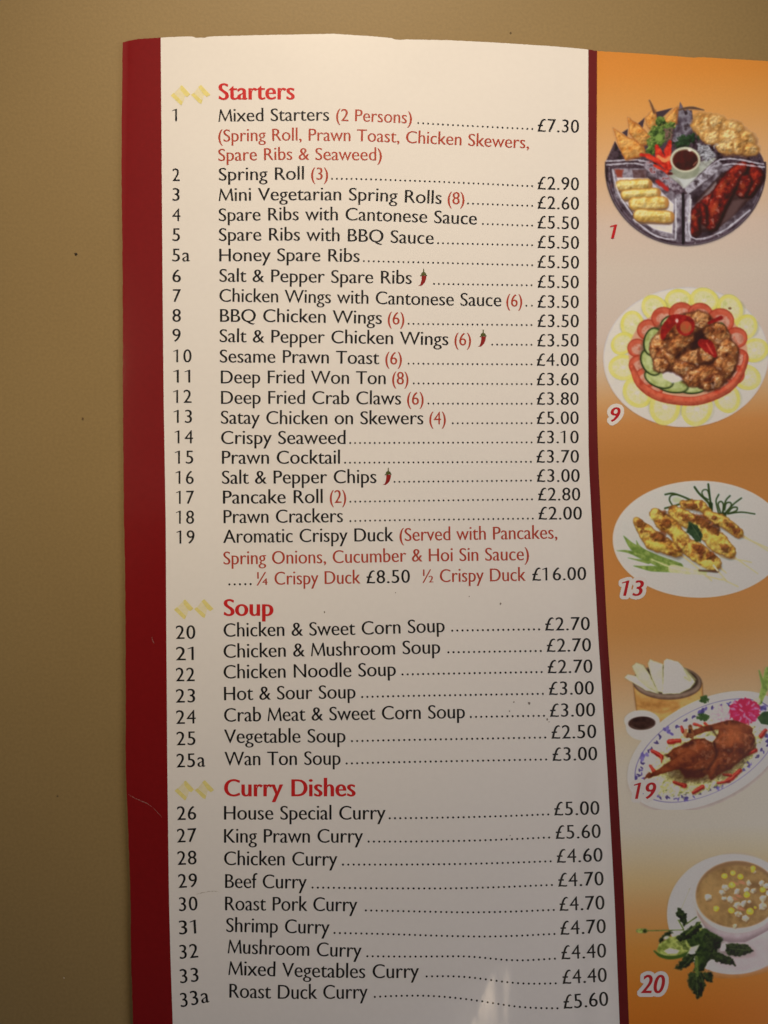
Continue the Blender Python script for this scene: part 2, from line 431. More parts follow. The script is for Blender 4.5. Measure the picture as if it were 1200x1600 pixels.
# (number, nx0, nx1, [number base]), baseline points, [(kind, text, x0, x1)], (price, x0, x1, [base])
N, R_, D, C = 'name', 'note', 'dots', 'chili'
ROWS = [
 (('1', 269, 276.5, [(272, 189.3)]), [(341, 190), (450, 188.7), (514, 188.3), (560, 189.5), (600, 191), (643, 193), (700, 196.5), (780, 200.5), (833, 203.3)],
  [(N, 'Mixed Starters', 341.3, 514.3), (R_, '(2 Persons)', 525, 643.5), (D, '', 652, 833.3)], ('£7.30', 840, 904.7, [(840, 205.3), (905, 207.5)])),
 (None, [(341, 221.3), (450, 219.3), (560, 220.5), (620, 222.5), (700, 226), (780, 230), (827, 232)], [(R_, '(Spring Roll, Prawn Toast, Chicken Skewers,', 341, 826.7)], None),
 (None, [(341, 251.5), (450, 249.5), (597, 250.7)], [(R_, 'Spare Ribs & Seaweed)', 341, 596.7)], None),
 (('2', 269.3, 280.7, [(272, 282.7)]), [(341, 282), (470, 280.5), (560, 281), (620, 283), (700, 286), (833, 292.5)],
  [(N, 'Spring Roll', 341.7, 475), (R_, '(3)', 486, 512.7), (D, '', 517.3, 833)], ('£2.90', 840, 904.7, [(840, 295.5), (905, 297.3)])),
 (('3', 269.3, 280.7, [(272, 313.5)]), [(341, 314), (450, 312.8), (560, 313), (620, 315.5), (690, 318.7), (730, 319.3), (833, 323.3)],
  [(N, 'Mini Vegetarian Spring Rolls', 341.7, 690), (R_, '(8)', 699.3, 725.7), (D, '', 730, 833)], ('£2.60', 840, 904.7, [(840, 325.8), (905, 327.8)])),
 (('4', 269, 282, [(272, 345.3)]), [(341, 345.3), (450, 344), (560, 344.3), (640, 347), (745, 351), (833, 354.2)],
  [(N, 'Spare Ribs with Cantonese Sauce', 341.7, 745), (D, '', 753, 833)], ('£5.50', 840, 904.7, [(840, 356.6), (905, 358.4)])),
 (('5', 269.3, 281.3, [(272, 376.3)]), [(341, 376.3), (450, 375.7), (560, 377.3), (650, 380.7), (690, 381.5), (833, 384.7)],
  [(N, 'Spare Ribs with BBQ Sauce', 342, 677.7), (D, '', 683, 833)], ('£5.50', 840, 904.7, [(840, 387.3), (905, 389)])),
 (('5a', 269, 296.7, [(272, 408.3)]), [(342, 408.3), (450, 407.7), (562, 409.3), (700, 412.5), (833, 416)],
  [(N, 'Honey Spare Ribs', 342.5, 562), (D, '', 567, 833)], ('£5.50', 840, 904.7, [(840, 418.2), (905, 419.7)])),
 (('6', 269.3, 282.7, [(272, 440.7)]), [(342, 440), (450, 441), (640, 443.3), (676, 445), (833, 447.3)],
  [(N, 'Salt & Pepper Spare Ribs', 342.7, 643.3), (C, '', 653, 446.5), (D, '', 676.7, 832)], ('£5.50', 840, 904.4, [(840, 449.3), (905, 450.5)])),
 (('7', 270, 282.7, [(272, 471.7)]), [(342, 471.3), (450, 472.7), (560, 474.3), (650, 476.5), (833, 479.3)],
  [(N, 'Chicken Wings with Cantonese Sauce', 342.7, 783.3), (R_, '(6)', 791, 816), (D, '', 821, 832.5)], ('£3.50', 840, 904.4, [(840, 480.5), (905, 481.3)])),
 (('8', 269.3, 282.7, [(272, 502.7)]), [(343, 502.7), (450, 503.3), (590, 506), (640, 507.5), (833, 509.5)],
  [(N, 'BBQ Chicken Wings', 343.7, 596.7), (R_, '(6)', 605.7, 631.7), (D, '', 637, 832)], ('£3.50', 840, 904.4, [(840, 510.7), (905, 511.3)])),
 (('9', 269.3, 282.3, [(272, 533.7)]), [(343, 534.3), (450, 535.7), (560, 536.7), (690, 539.3), (833, 540.3)],
  [(N, 'Salt & Pepper Chicken Wings', 343, 700.7), (R_, '(6)', 710, 736), (C, '', 746, 541.5), (D, '', 767.7, 832)], ('£3.50', 839.5, 904.4, [(840, 541.3)])),
 (('10', 270.7, 299.3, [(272, 566)]), [(343, 566.3), (450, 567), (590, 569), (640, 569.7), (833, 571)],
  [(N, 'Sesame Prawn Toast', 343.3, 592.7), (R_, '(6)', 602, 628), (D, '', 637, 832)], ('£4.00', 838.7, 904.2, [(840, 571.5)])),
 (('11', 270.7, 297.3, [(272, 597.7)]), [(345, 599), (450, 599), (600, 600.3), (833, 601.7)],
  [(N, 'Deep Fried Won Ton', 345, 602.7), (R_, '(8)', 612.7, 638.3), (D, '', 645, 832)], ('£3.60', 838.7, 904.2, [(840, 601.9)])),
 (('12', 270.7, 299.3, [(272, 629.3)]), [(345, 631), (450, 631), (620, 632), (833, 632.4)],
  [(N, 'Deep Fried Crab Claws', 345.3, 626.7), (R_, '(6)', 636, 662), (D, '', 668, 832)], ('£3.80', 838.7, 904.2, [(840, 632.3)])),
 (('13', 271.3, 300, [(272, 660.7)]), [(345, 662), (450, 662.7), (660, 663), (833, 662.6)],
  [(N, 'Satay Chicken on Skewers', 345, 661.7), (R_, '(4)', 670.7, 696.7), (D, '', 706, 832)], ('£5.00', 838.7, 904.2, [(840, 662.4)])),
 (('14', 272.7, 301.7, [(272, 692.7)]), [(345, 693.7), (560, 693.7), (833, 692.7)],
  [(N, 'Crispy Seaweed', 345.3, 540), (D, '', 545.7, 832)], ('£3.10', 838.7, 904.2, [(840, 692.5)])),
 (('15', 273.3, 302, [(272, 724.3)]), [(346, 724.7), (560, 724.5), (833, 723)],
  [(N, 'Prawn Cocktail', 346.7, 531.3), (D, '', 537.7, 831)], ('£3.70', 838.2, 904.7, [(840, 722.8)])),
 (('16', 274.3, 302.7, [(272, 756)]), [(346, 756), (588, 754.7), (833, 752.3)],
  [(N, 'Salt & Pepper Chips', 346.7, 588.3), (C, '', 597.7, 757.5), (D, '', 615, 831)], ('£3.00', 838.7, 905.8, [(840, 752.8)])),
 (('17', 275, 303.3, [(275, 787.2)]), [(348, 787), (504, 786), (600, 784.7), (720, 783), (833, 781.7)],
  [(N, 'Pancake Roll', 348.3, 504.3), (R_, '(2)', 515.3, 541), (D, '', 546, 832.7)], ('£2.80', 840.7, 906.7, [(840, 781.9)])),
 (('18', 275, 303.3, [(275, 818.3)]), [(349, 817.5), (536, 816), (600, 814.5), (833, 811.7)],
  [(N, 'Prawn Crackers', 349.3, 536), (D, '', 546, 834)], ('£2.00', 841.3, 909.3, [(840, 811.7)])),
 (('19', 275.7, 304, [(275, 849.3)]), [(348, 848.3), (615, 845.5), (700, 844), (871, 841.5)],
  [(N, 'Aromatic Crispy Duck', 348.7, 615), (R_, '(Served with Pancakes,', 624.3, 871)], None),
 (None, [(349, 882), (560, 879.3), (640, 877.5), (827, 875.2)], [(R_, 'Spring Onions, Cucumber & Hoi Sin Sauce)', 349, 826.7)], None),
 (None, [(356, 915), (429, 913.6), (563, 911.7), (660, 910), (830, 907.3), (916, 906)],
  [(D, '', 356.7, 393.3), (R_, '¼', 400.7, 418.3), (R_, 'Crispy Duck', 429, 563.3), ('price', '£8.50', 572.7, 640.7), (R_, '½', 660, 677.3), (R_, 'Crispy Duck', 687.3, 821.7), ('price', '£16.00', 831.7, 916)], None),
 (('20', 274.7, 305.3, [(275, 998.5), (305, 997.8)]), [(349, 995), (560, 992), (650, 989), (705, 987), (844, 985)],
  [(N, 'Chicken & Sweet Corn Soup', 349.3, 695), (D, '', 705, 844)], ('£2.70', 851.7, 921.7, [(850, 985.3), (922, 984.3)])),
 (('21', 274.7, 302.7, [(275, 1031.8), (305, 1031.2)]), [(349, 1028), (560, 1024), (650, 1021.7), (846, 1018.7)],
  [(N, 'Chicken & Mushroom Soup', 349.3, 688), (D, '', 699, 846.7)], ('£2.70', 854.3, 923.5, [(850, 1018.6), (922, 1017.6)])),
 (('22', 274.7, 304.3, [(275, 1064.6), (305, 1064)]), [(349, 1060.3), (560, 1057.3), (640, 1055.2), (848, 1051.7)],
  [(N, 'Chicken Noodle Soup', 349.3, 618.7), (D, '', 627.3, 848)], ('£2.70', 855.7, 925.7, [(850, 1052), (922, 1051)])),
 (('23', 274.7, 305, [(275, 1098), (305, 1097.2)]), [(350, 1094.3), (560, 1091), (620, 1089.3), (850, 1085.7)],
  [(N, 'Hot & Sour Soup', 350, 555.7), (D, '', 564.3, 850)], ('£3.00', 857.7, 928, [(850, 1086), (922, 1085)])),
 (('24', 275, 306, [(275, 1131.3), (305, 1130.3)]), [(350, 1127.7), (560, 1125), (690, 1122.7), (852, 1120)],
  [(N, 'Crab Meat & Sweet Corn Soup', 350, 726.7), (D, '', 734, 851.7)], ('£3.00', 859.3, 930, [(860, 1120.2), (930, 1119)])),
 (('25', 275.7, 305.5, [(275, 1164.8), (305, 1163.6)]), [(350, 1161), (540, 1160), (600, 1158.5), (854, 1154)],
  [(N, 'Vegetable Soup', 350, 540), (D, '', 548.3, 853.7)], ('£2.50', 861.7, 931.7, [(860, 1154.4), (930, 1153)])),
 (('25a', 275.7, 320.7, [(275, 1199.3), (320, 1197.6)]), [(350, 1196), (540, 1194.8), (600, 1193), (855, 1188.3)],
  [(N, 'Wan Ton Soup', 350.7, 532.3), (D, '', 540, 855)], ('£3.00', 863.3, 933.3, [(860, 1189), (933, 1187.6)])),
 (('26', 276.7, 306.7, [(276, 1281.6), (306, 1280.3)]), [(350, 1280.7), (560, 1280.6), (640, 1280), (723, 1278.7), (800, 1276.5), (858, 1274)],
  [(N, 'House Special Curry', 350, 602.7), (D, '', 607.3, 858.3)], ('£5.00', 866, 936.7, [(866, 1274.3), (936, 1272.7)])),
 (('27', 276.7, 307.3, [(276, 1316.8), (306, 1315)]), [(350, 1316.7), (640, 1316.7), (730, 1315.5), (800, 1313), (860, 1310)],
  [(N, 'King Prawn Curry', 350, 567.3), (D, '', 574.3, 859.7)], ('£5.60', 868.3, 938.7, [(868, 1311), (938, 1309)])),
 (('28', 277.3, 307.3, [(276, 1352), (306, 1350)]), [(350, 1351.7), (500, 1352.7), (640, 1352.6), (723, 1351.7), (800, 1349.7), (862, 1347.3)],
  [(N, 'Chicken Curry', 350, 527.3), (D, '', 534.3, 862)], ('£4.60', 870, 941.7, [(870, 1348.3), (941, 1346)])),
 (('29', 278.7, 308.3, [(278, 1388), (308, 1385.4)]), [(350, 1387.3), (490, 1388.5), (590, 1389.7), (700, 1390), (780, 1388), (863, 1384.3)],
  [(N, 'Beef Curry', 351.7, 479.3), (D, '', 486.7, 864)], ('£4.70', 872.3, 943.3, [(872, 1385.7), (943, 1383)])),
 (('30', 280, 309, [(280, 1424.3), (309, 1421.5)]), [(350, 1422.3), (560, 1424), (640, 1425.6), (730, 1427.5), (800, 1426.2), (866, 1423.3)],
  [(N, 'Roast Pork Curry', 351.7, 558.3), (D, '', 570, 867)], ('£4.70', 874.3, 944.7, [(874, 1423.5), (944, 1420.7)])),
 (('31', 280, 306.7, [(280, 1461), (307, 1457.7)]), [(353, 1456), (515, 1459.3), (600, 1461), (690, 1464), (760, 1465.3), (820, 1463.5), (867, 1460.7)],
  [(N, 'Shrimp Curry', 353.3, 515), (D, '', 521, 868)], ('£4.70', 875.7, 946.7, [(875, 1461), (946, 1457.5)])),
 (('32', 281, 310, [(281, 1499.3), (310, 1495)]), [(356, 1489.3), (450, 1492.7), (560, 1495.7), (640, 1496.5), (735, 1495.7), (770, 1500), (805, 1502.8), (840, 1501.5), (868, 1499)],
  [(N, 'Mushroom Curry', 355.7, 565), (D, '', 572.3, 868.7)], ('£4.40', 877.3, 947.3, [(877, 1499.3), (947, 1495.7)])),
 (('33', 281.7, 310.7, [(281, 1537.6), (311, 1532.3)]), [(357, 1523.3), (450, 1526.3), (560, 1528.3), (640, 1528.2), (665, 1527.3), (715, 1526.8), (755, 1531), (790, 1536.7), (830, 1539.3), (868, 1538)],
  [(N, 'Mixed Vegetables Curry', 356.7, 655), (D, '', 665, 870)], ('£4.40', 879, 948.3, [(879, 1537.7), (948, 1533.7)])),
 (('33a', 282.7, 327.3, [(283, 1575.3), (327, 1564.5)]), [(358, 1558.7), (450, 1560.9), (570, 1560.5), (610, 1557.8), (670, 1557.2), (715, 1561), (757, 1566.7), (790, 1572.5), (823, 1576.5), (872, 1577.3)],
  [(N, 'Roast Duck Curry', 358.3, 575), (D, '', 584, 872.7)], ('£5.60', 880.7, 950.7, [(880, 1576.7), (950, 1571)])),
]

def flat_print(name, pts, mat, lift=0.00003, parent=None, label=None):
    tr = tessellate_polygon([[Vector((p[0], p[1], 0)) for p in pts]])
    v = np.array(pts, float); t = np.array(tr)
    a, b_, c = v[t[:, 0]], v[t[:, 1]], v[t[:, 2]]
    cr = (b_[:, 0] - a[:, 0]) * (c[:, 1] - a[:, 1]) - (b_[:, 1] - a[:, 1]) * (c[:, 0] - a[:, 0])
    t[cr > 0] = t[cr > 0][:, ::-1]
    return link(name, where_seen(v[:, 0], v[:, 1], lift), t, mat, parent or menu, True, None, label)
def chili(x, y):
    k = 1 / 30.0                       # drawn on a 1200 px square of 40 px
    ox, oy = x - 653 + 645, y - 446.5 + 415
    f = lambda P: [(ox + a * k, oy + b_ * k) for a, b_ in P]
    o = flat_print('chili_symbol', f([(415, 480), (640, 470), (635, 560), (605, 680), (560, 790), (470, 890), (380, 950), (250, 945), (340, 900), (385, 800), (410, 660), (420, 560)]), M_CHILI)
    flat_print('chili_stalk', f([(350, 500), (345, 460), (400, 430), (395, 370), (430, 330), (485, 300), (490, 150), (535, 150), (535, 300), (600, 335), (630, 380), (635, 425), (685, 435), (640, 475), (560, 450), (480, 480), (415, 470), (370, 505)]), M_GREEN, 0.00005, o)
for num, bl, items, price in ROWS:
    f = bl_fn(bl); yb = bl[0][1]
    if num:
        write('item_number', num[0], num[1], num[2], bl_fn(num[3]), cap_name(yb), M_BLACK, 'digits', track=0.05)
    for kind, s, x0, x1 in items:
        if kind == N: write('dish_name', s, x0, x1, f, cap_name(yb), M_BLACK)
        elif kind == R_: write('dish_note', s, x0, x1, f, cap_name(yb) * 0.965, M_NOTE)
        elif kind == D: dots(x0, x1, f, 1.5 if yb < 900 else 1.68, 7.72 if yb < 850 else interp(yb, [(900, 8.0), (1560, 8.45)]))
        elif kind == C: chili(x0, x1)
        elif kind == 'price': write('price', s, x0, x1, f, cap_price(yb), M_BLACK, 'digits', track=0.03)
    if price: write('price', price[0], price[1], price[2], bl_fn(price[3]), cap_price(yb), M_BLACK, 'digits', track=0.03)

for s, x0, x1, base, cap in (('Starters', 341.3, 460.7, [(341, 156), (400, 155.4), (461, 155.3)], 25.6), ('Soup', 349.3, 427.3, [(349, 962.3)], 26), ('Curry Dishes', 350, 555.7, [(350, 1244.3)], 26.6)):
    write('section_heading', s, x0, x1, bl_fn(base), cap, M_HEAD, 'bold', label='bold red heading reading ' + s, track=0.01)

def ornament(x, y):
    k = 1 / 15.0
    quads = [[(100, 415), (175, 350), (390, 565), (355, 640), (325, 630)], [(325, 195), (365, 175), (560, 385), (490, 450), (440, 425), (330, 290)],
             [(575, 400), (640, 350), (845, 530), (820, 610), (760, 585)], [(745, 215), (810, 165), (1030, 395), (950, 450), (880, 400)]]
    for q in quads:
        flat_print('zigzag_ornament', [(x + a * k, y + b_ * k) for a, b_ in q], M_YEL)
    return
M_YEL2 = ink('faded_yellow_ornament_ink', (0.81, 0.76, 0.54), 0.32, 0.06, scale=1500)
def ornament_fill(x, y):
    k = 1 / 15.0
    for q in ([(190, 350), (325, 205), (440, 430), (400, 560)], [(650, 350), (745, 225), (880, 405), (850, 520)]):
        flat_print('ornament_shade', [(x + a * k, y + b_ * k) for a, b_ in q], M_YEL2, 0.00002)
for x, y in ((260, 121.5), (265, 925), (266, 1208)):
    ornament(x, y); ornament_fill(x, y)

# ------------------------------------------------------------------ printed food pictures
class Pic:
    def __init__(s, ox, oy, z, x0, y0, x1, y1, step=0.85):
        s.ox, s.oy, s.z = ox, oy, z
        s.px = np.arange(x0, x1, step); s.py = np.arange(y0, y1, step)
        s.PX, s.PY = np.meshgrid(s.px, s.py)
        s.X = (s.PX - ox) * z; s.Y = (s.PY - oy) * z
        s.rgb = bg_rgb(s.PX, s.PY); s.a = np.zeros_like(s.PX)
        s.seed = 100; s.step = step; s.warm = 0.13
    def noise(s, scale, octv=4, seed=None, sx=1, sy=1):
        if seed is None: s.seed += 3; seed = s.seed
        return fbm(s.X / scale * sx + seed, s.Y / scale * sy + seed * 1.7, seed % 40, octv)
    def ell(s, cx, cy, rx, ry, rot=0):
        c, n = math.cos(math.radians(rot)), math.sin(math.radians(rot))
        dx, dy = s.X - cx, s.Y - cy
        u = dx * c + dy * n; v = -dx * n + dy * c
        k = np.sqrt((u / rx) ** 2 + (v / ry) ** 2)
        return (k - 1) * min(rx, ry)
    def box(s, pts, m):
        xs = [q[0] for q in pts]; ys = [q[1] for q in pts]
        c0 = np.searchsorted(s.X[0], min(xs) - m); c1 = np.searchsorted(s.X[0], max(xs) + m)
        r0 = np.searchsorted(s.Y[:, 0], min(ys) - m); r1 = np.searchsorted(s.Y[:, 0], max(ys) + m)
        return slice(r0, max(r1, r0 + 1)), slice(c0, max(c1, c0 + 1))
    def line(s, pts, w):
        if not hasattr(w, '__len__'): w = [w] * len(pts)
        if len(pts) >= 3:                   # rounded bends
            P = np.array(pts, float); n = len(P); t = np.linspace(0, n - 1, (n - 1) * 4 + 1); Q = []
            E = np.vstack([2 * P[0] - P[1], P, 2 * P[-1] - P[-2]])
            for u in t:
                i = min(int(u), n - 2); f = u - i; a, b_, c, d = E[i], E[i + 1], E[i + 2], E[i + 3]
                Q.append(.5 * ((2 * b_) + (c - a) * f + (2 * a - 5 * b_ + 4 * c - d) * f * f + (3 * b_ - a - 3 * c + d) * f ** 3))
            w = np.interp(t, range(n), w); pts = [tuple(q) for q in Q]
        d = np.full_like(s.X, 1e9); k = s.box(pts, max(w) + 70); X, Y = s.X[k], s.Y[k]; dk = np.full_like(X, 1e9)
        for (a, b_, wa, wb) in zip(pts[:-1], pts[1:], w[:-1], w[1:]):
            dd, t = seg_d(X, Y, a[0], a[1], b_[0], b_[1] + 1e-6)
            dk = np.minimum(dk, dd - (wa + (wb - wa) * t))
        d[k] = dk
        return d
    def poly(s, pts):
        out = np.full_like(s.X, 1e9); k = s.box(pts, 70); X, Y = s.X[k], s.Y[k]
        d = np.full_like(X, 1e9); ins = np.zeros(X.shape, bool)
        for a, b_ in zip(pts, pts[1:] + pts[:1]):
            dd, t = seg_d(X, Y, a[0], a[1], b_[0], b_[1] + 1e-6); d = np.minimum(d, dd)
            c = ((a[1] > Y) != (b_[1] > Y))
            xc = (b_[0] - a[0]) * (Y - a[1]) / (b_[1] - a[1] + 1e-9) + a[0]
            ins ^= c & (X < xc)
        out[k] = np.where(ins, -d, d)
        return out
    def fill(s, sd, color, soft=4, tex=None, edge=None, jit=0, jscale=25, alpha=1.0, emboss=0, escale=30, gloss=0.0, vol=None):
        """color: one rgb, or a list of rgb stops spread over noise (tex = scale); emboss and vol give the pictured thing its relief"""
        k = np.argwhere(sd < soft + 2 * jit + 2)
        if not len(k): return
        r0, c0 = k.min(0); r1, c1 = k.max(0) + 1
        K = (slice(r0, r1), slice(c0, c1)); sd = sd[K]; X, Y = s.X[K], s.Y[K]
        if sd.shape[0] < 3 or sd.shape[1] < 3: return
        def noise(scale, octv=4, seed=None):
            if seed is None: s.seed += 3; seed = s.seed
            return fbm(X / scale + seed, Y / scale + seed * 1.7, seed % 40, octv)
        if jit: sd = sd + jit * 2 * (noise(jscale, 3) - 0.5)
        m = sstep(soft, -soft, sd) * alpha
        if isinstance(color[0], (tuple, list)):
            n = noise(tex or 40, 5); n = np.clip((n - 0.22) / 0.56, 0, 1)
            st = np.linspace(0, 1, len(color))
            c = np.stack([np.interp(n, st, [q[k] for q in color]) for k in range(3)], -1) / 255.0
        else: c = np.broadcast_to(np.array(color, float) / 255.0, sd.shape + (3,)).copy()
        L = 0.0
        if emboss:
            hgt = noise(escale * 1.3, 3); gy, gx = np.gradient(hgt, s.step * s.z / 4.0)
            L = L + emboss * 3.0 * np.clip(-(gx * 0.6 + gy * 0.8), -0.09, 0.09)
        if vol is None: vol = 34 if emboss else 0
        if vol:
            gy, gx = np.gradient(sd, s.step * s.z); e = np.exp(-np.maximum(-sd, 0) / vol)
            L = L + 0.30 * e * (-(gx * 0.5 + gy * 0.75)) * -1 * -1 - 0.10 * e
        if emboss or vol: c = c * np.clip(1 + L, 0.35, 1.6)[..., None]
        if edge:
            ec, ew = edge; t = sstep(-ew, 0, sd)[..., None] * .8; c = c * (1 - t) + np.array(ec) / 255.0 * t
        if gloss:
            g = (sstep(0.60, 0.74, noise(26, 3)) * gloss * sstep(0, -14, sd))[..., None]; c = c + (np.array([1.0, .90, .78]) - c) * g
        s.rgb[K] = s.rgb[K] * (1 - m[..., None]) + c * m[..., None]
        s.a[K] = np.maximum(s.a[K], m)
    def build(s, label, lift=0.00004, name='food_picture', thresh=0.04):
        rgb = np.clip(0.5 + 1.10 * (s.rgb - 0.5), 0.02, 1) * s.a[..., None] + s.rgb * (1 - s.a[..., None])
        for _ in range(2):          # the softness of a printed photograph
            q = np.pad(rgb, ((1, 1), (1, 1), (0, 0)), 'edge')
            rgb = (q[:-2, 1:-1] + q[2:, 1:-1] + q[1:-1, :-2] + q[1:-1, 2:] + 3 * q[1:-1, 1:-1]) / 7.0
        lum = rgb.mean(-1, keepdims=True); rgb = lum + 0.88 * (rgb - lum)
        gr = np.clip((rgb[..., 1] - rgb[..., 0]) * 6, 0, 1)[..., None]      # duller, browner greens
        pu = np.clip((rgb[..., 2] - rgb[..., 1]) * 10, 0, 1); rgb[..., 2] *= 1 - s.warm * pu
        rgb = rgb * (1 - gr * np.array([0.04, 0.20, 0.14]))
        rgb = rgb * (1 + 0.10 * (fbm(s.X / 60, s.Y / 60, 9, 3) - 0.5)[..., None])
        c = np.clip(to_ink(np.clip(rgb, 0, 1), s.PX, s.PY), 0, 1)
        return raster(s.PX, s.PY, s.a, c, name, label, lift, thresh)
def raster(PX, PY, A, c, name, label, lift, thresh=0.04, parent=None, mat=None):
    nr, nc = PX.shape
    f = grid_faces(nr, nc)
    keep = (A.ravel()[f].max(1) > thresh)
    f = f[keep]
    used = np.unique(f); rm = np.full(nr * nc, -1); rm[used] = np.arange(len(used))
    f = rm[f]; P = where_seen(PX.ravel()[used], PY.ravel()[used], lift)
    return link(name, P, f, mat or M_PRINT, parent or menu, True, c.reshape(-1, 3)[used], label)
def halo_number(pic_obj, s, x0, x1, base, cap, halo, tilt=0.0):
    o, loops = write('picture_number', s, x0, x1, bl_fn([(x0, base), (x1, base + tilt)]), cap, M_NUM, 'bold_digits', lift=0.00008,
                     label='bold slanted red number ' + s, parent=pic_obj, shear=0.22, track=0.02, keep=True)
    if halo:
        px = np.arange(x0 - 12, x1 + 12, 0.6); py = np.arange(base - cap - 12, base + 12, 0.6)
        PX, PY = np.meshgrid(px, py)
        d = np.full_like(PX, 1e9); ins = np.zeros(PX.shape, bool)
        for L in loops:
            for a, b_ in zip(L, np.roll(L, -1, 0)):
                dd, t = seg_d(PX, PY, a[0], a[1], b_[0], b_[1] + 1e-6); d = np.minimum(d, dd)
                cc = ((a[1] > PY) != (b_[1] > PY)); ins ^= cc & (PX < (b_[0] - a[0]) * (PY - a[1]) / (b_[1] - a[1] + 1e-9) + a[0])
        d = np.where(ins, -d, d)
        A = (d < halo).astype(float)
        raster(PX, PY, A, np.full(PX.shape + (3,), 0.74), 'number_halo', None, 0.00006, 0.5, pic_obj, M_PAPER)

# ---- 1: mixed starters in a divided round tray
p = Pic(920, 60, 4.286, 940, 150, 1215, 392)
DK = [(30, 16, 20), (48, 30, 36), (66, 46, 54), (84, 64, 72), (60, 40, 44), (132, 116, 122)]
low = p.ell(648, 868, 540, 522); low = np.maximum(low, 835 - p.Y - 8)
p.fill(low, DK, 5, 34, edge=((34, 22, 26), 16))
p.fill(p.poly([(110, 835), (175, 688), (215, 760), (400, 700), (470, 620), (590, 600), (600, 520), (612, 428), (640, 480), (690, 480), (705, 600), (860, 700), (1060, 700), (1100, 700), (1160, 790), (1188, 870), (640, 1000)]), DK, 5, 26)
p.fill(np.abs(p.ell(648, 868, 512, 492)) - 3 + 1000 * (p.Y < 860), (150, 136, 148), 5, alpha=.55, jit=5)
p.fill(np.maximum(np.abs(p.ell(648, 872, 528, 510)) - 4, 960 - p.Y), (190, 178, 180), 4, alpha=.35)
for i in range(90):
    rr = random.Random(i); an = rr.uniform(0.02, 3.12); rad = rr.uniform(.80, .96)
    p.fill(p.ell(648 + 540 * rad * math.cos(an), 868 + 510 * rad * math.sin(an), rr.uniform(8, 22), rr.uniform(6, 14), rr.uniform(0, 180)), rr.choice([(120, 102, 118), (40, 26, 32), (140, 124, 138), (90, 50, 46), (70, 55, 70)]), 7, alpha=.6)
# lower left box
p.fill(p.poly([(150, 870), (395, 870), (600, 1060), (605, 1350), (430, 1310), (280, 1200), (180, 1060)]), [(52, 36, 42), (84, 68, 76), (150, 138, 142), (66, 46, 50)], 5, 90)
p.fill(p.poly([(185, 930), (395, 935), (570, 1110), (560, 1310), (430, 1275), (330, 1205), (230, 1080)]), [(190, 176, 172), (214, 202, 194)], 6, 60)
p.fill(p.poly([(170, 875), (230, 880), (225, 930), (190, 930)]), (140, 58, 40), 8, jit=6)
p.fill(p.poly([(290, 880), (385, 880), (385, 935), (300, 935)]), [(80, 50, 45), (110, 84, 84)], 5, 20)
for (a, b_, w) in (((215, 984), (385, 974), 37), ((245, 1046), (445, 1032), 34), ((310, 1106), (490, 1098), 44), ((340, 1184), (530, 1194), 42)):
    p.fill(p.line([(a[0] + 4, a[1] + 16), (b_[0] + 4, b_[1] + 14)], w), (100, 66, 34), 8, alpha=.8)
    p.fill(p.line([a, b_], w), [(198, 150, 62), (218, 178, 88), (232, 200, 122), (206, 160, 70)], 5, 40, edge=((158, 104, 40), 18), jit=5, emboss=.5)
    p.fill(p.ell(b_[0] + w * .7, b_[1], 14, w * .7), (172, 112, 52), 7, alpha=.8)
# lower right box with ribs
p.fill(p.poly([(660, 1060), (885, 850), (1150, 862), (1160, 980), (1090, 1150), (900, 1300), (665, 1345)]), [(42, 26, 30), (70, 54, 60), (140, 128, 132), (52, 36, 40)], 5, 90)
p.fill(p.poly([(720, 1080), (890, 900), (1130, 900), (1120, 1040), (980, 1180), (860, 1280), (720, 1310)]), [(72, 46, 40), (52, 32, 32), (92, 62, 54)], 8, 60)
p.fill(p.poly([(700, 1130), (850, 960), (870, 1000), (730, 1110)]), (156, 136, 128), 10, alpha=.7)
p.fill(p.poly([(960, 1090), (1060, 1060), (960, 1200), (880, 1250)]), (100, 72, 66), 14, alpha=.8)
RB = [(58, 10, 10), (92, 18, 14), (126, 30, 20), (152, 46, 26), (104, 22, 16)]
for pts, w in (([(1090, 860), (1120, 920), (1060, 1020)], [30, 48, 40]), ([(860, 1030), (760, 1130), (700, 1200), (705, 1290)], [30, 42, 40, 34]), ([(1035, 850), (960, 930), (880, 1060), (840, 1160), (820, 1245)], [34, 56, 62, 56, 40]), ([(1050, 950), (1020, 1030)], [40, 34]), ([(760, 1120), (775, 1230)], [22, 20])):
    p.fill(p.line([(a + 14, b_ + 12) for a, b_ in pts], w), (40, 10, 10), 10, alpha=.8)
    p.fill(p.line(pts, w), RB, 6, 46, edge=((60, 12, 12), 20), jit=7, emboss=.7, gloss=.25)
for q in ((840, 1140, 14, 50, 25), (905, 980, 10, 60, 35), (1030, 990, 18, 22, 0), (700, 1200, 14, 20, 0)):
    p.fill(p.ell(*q), (190, 84, 40), 14, alpha=.6, jit=5)
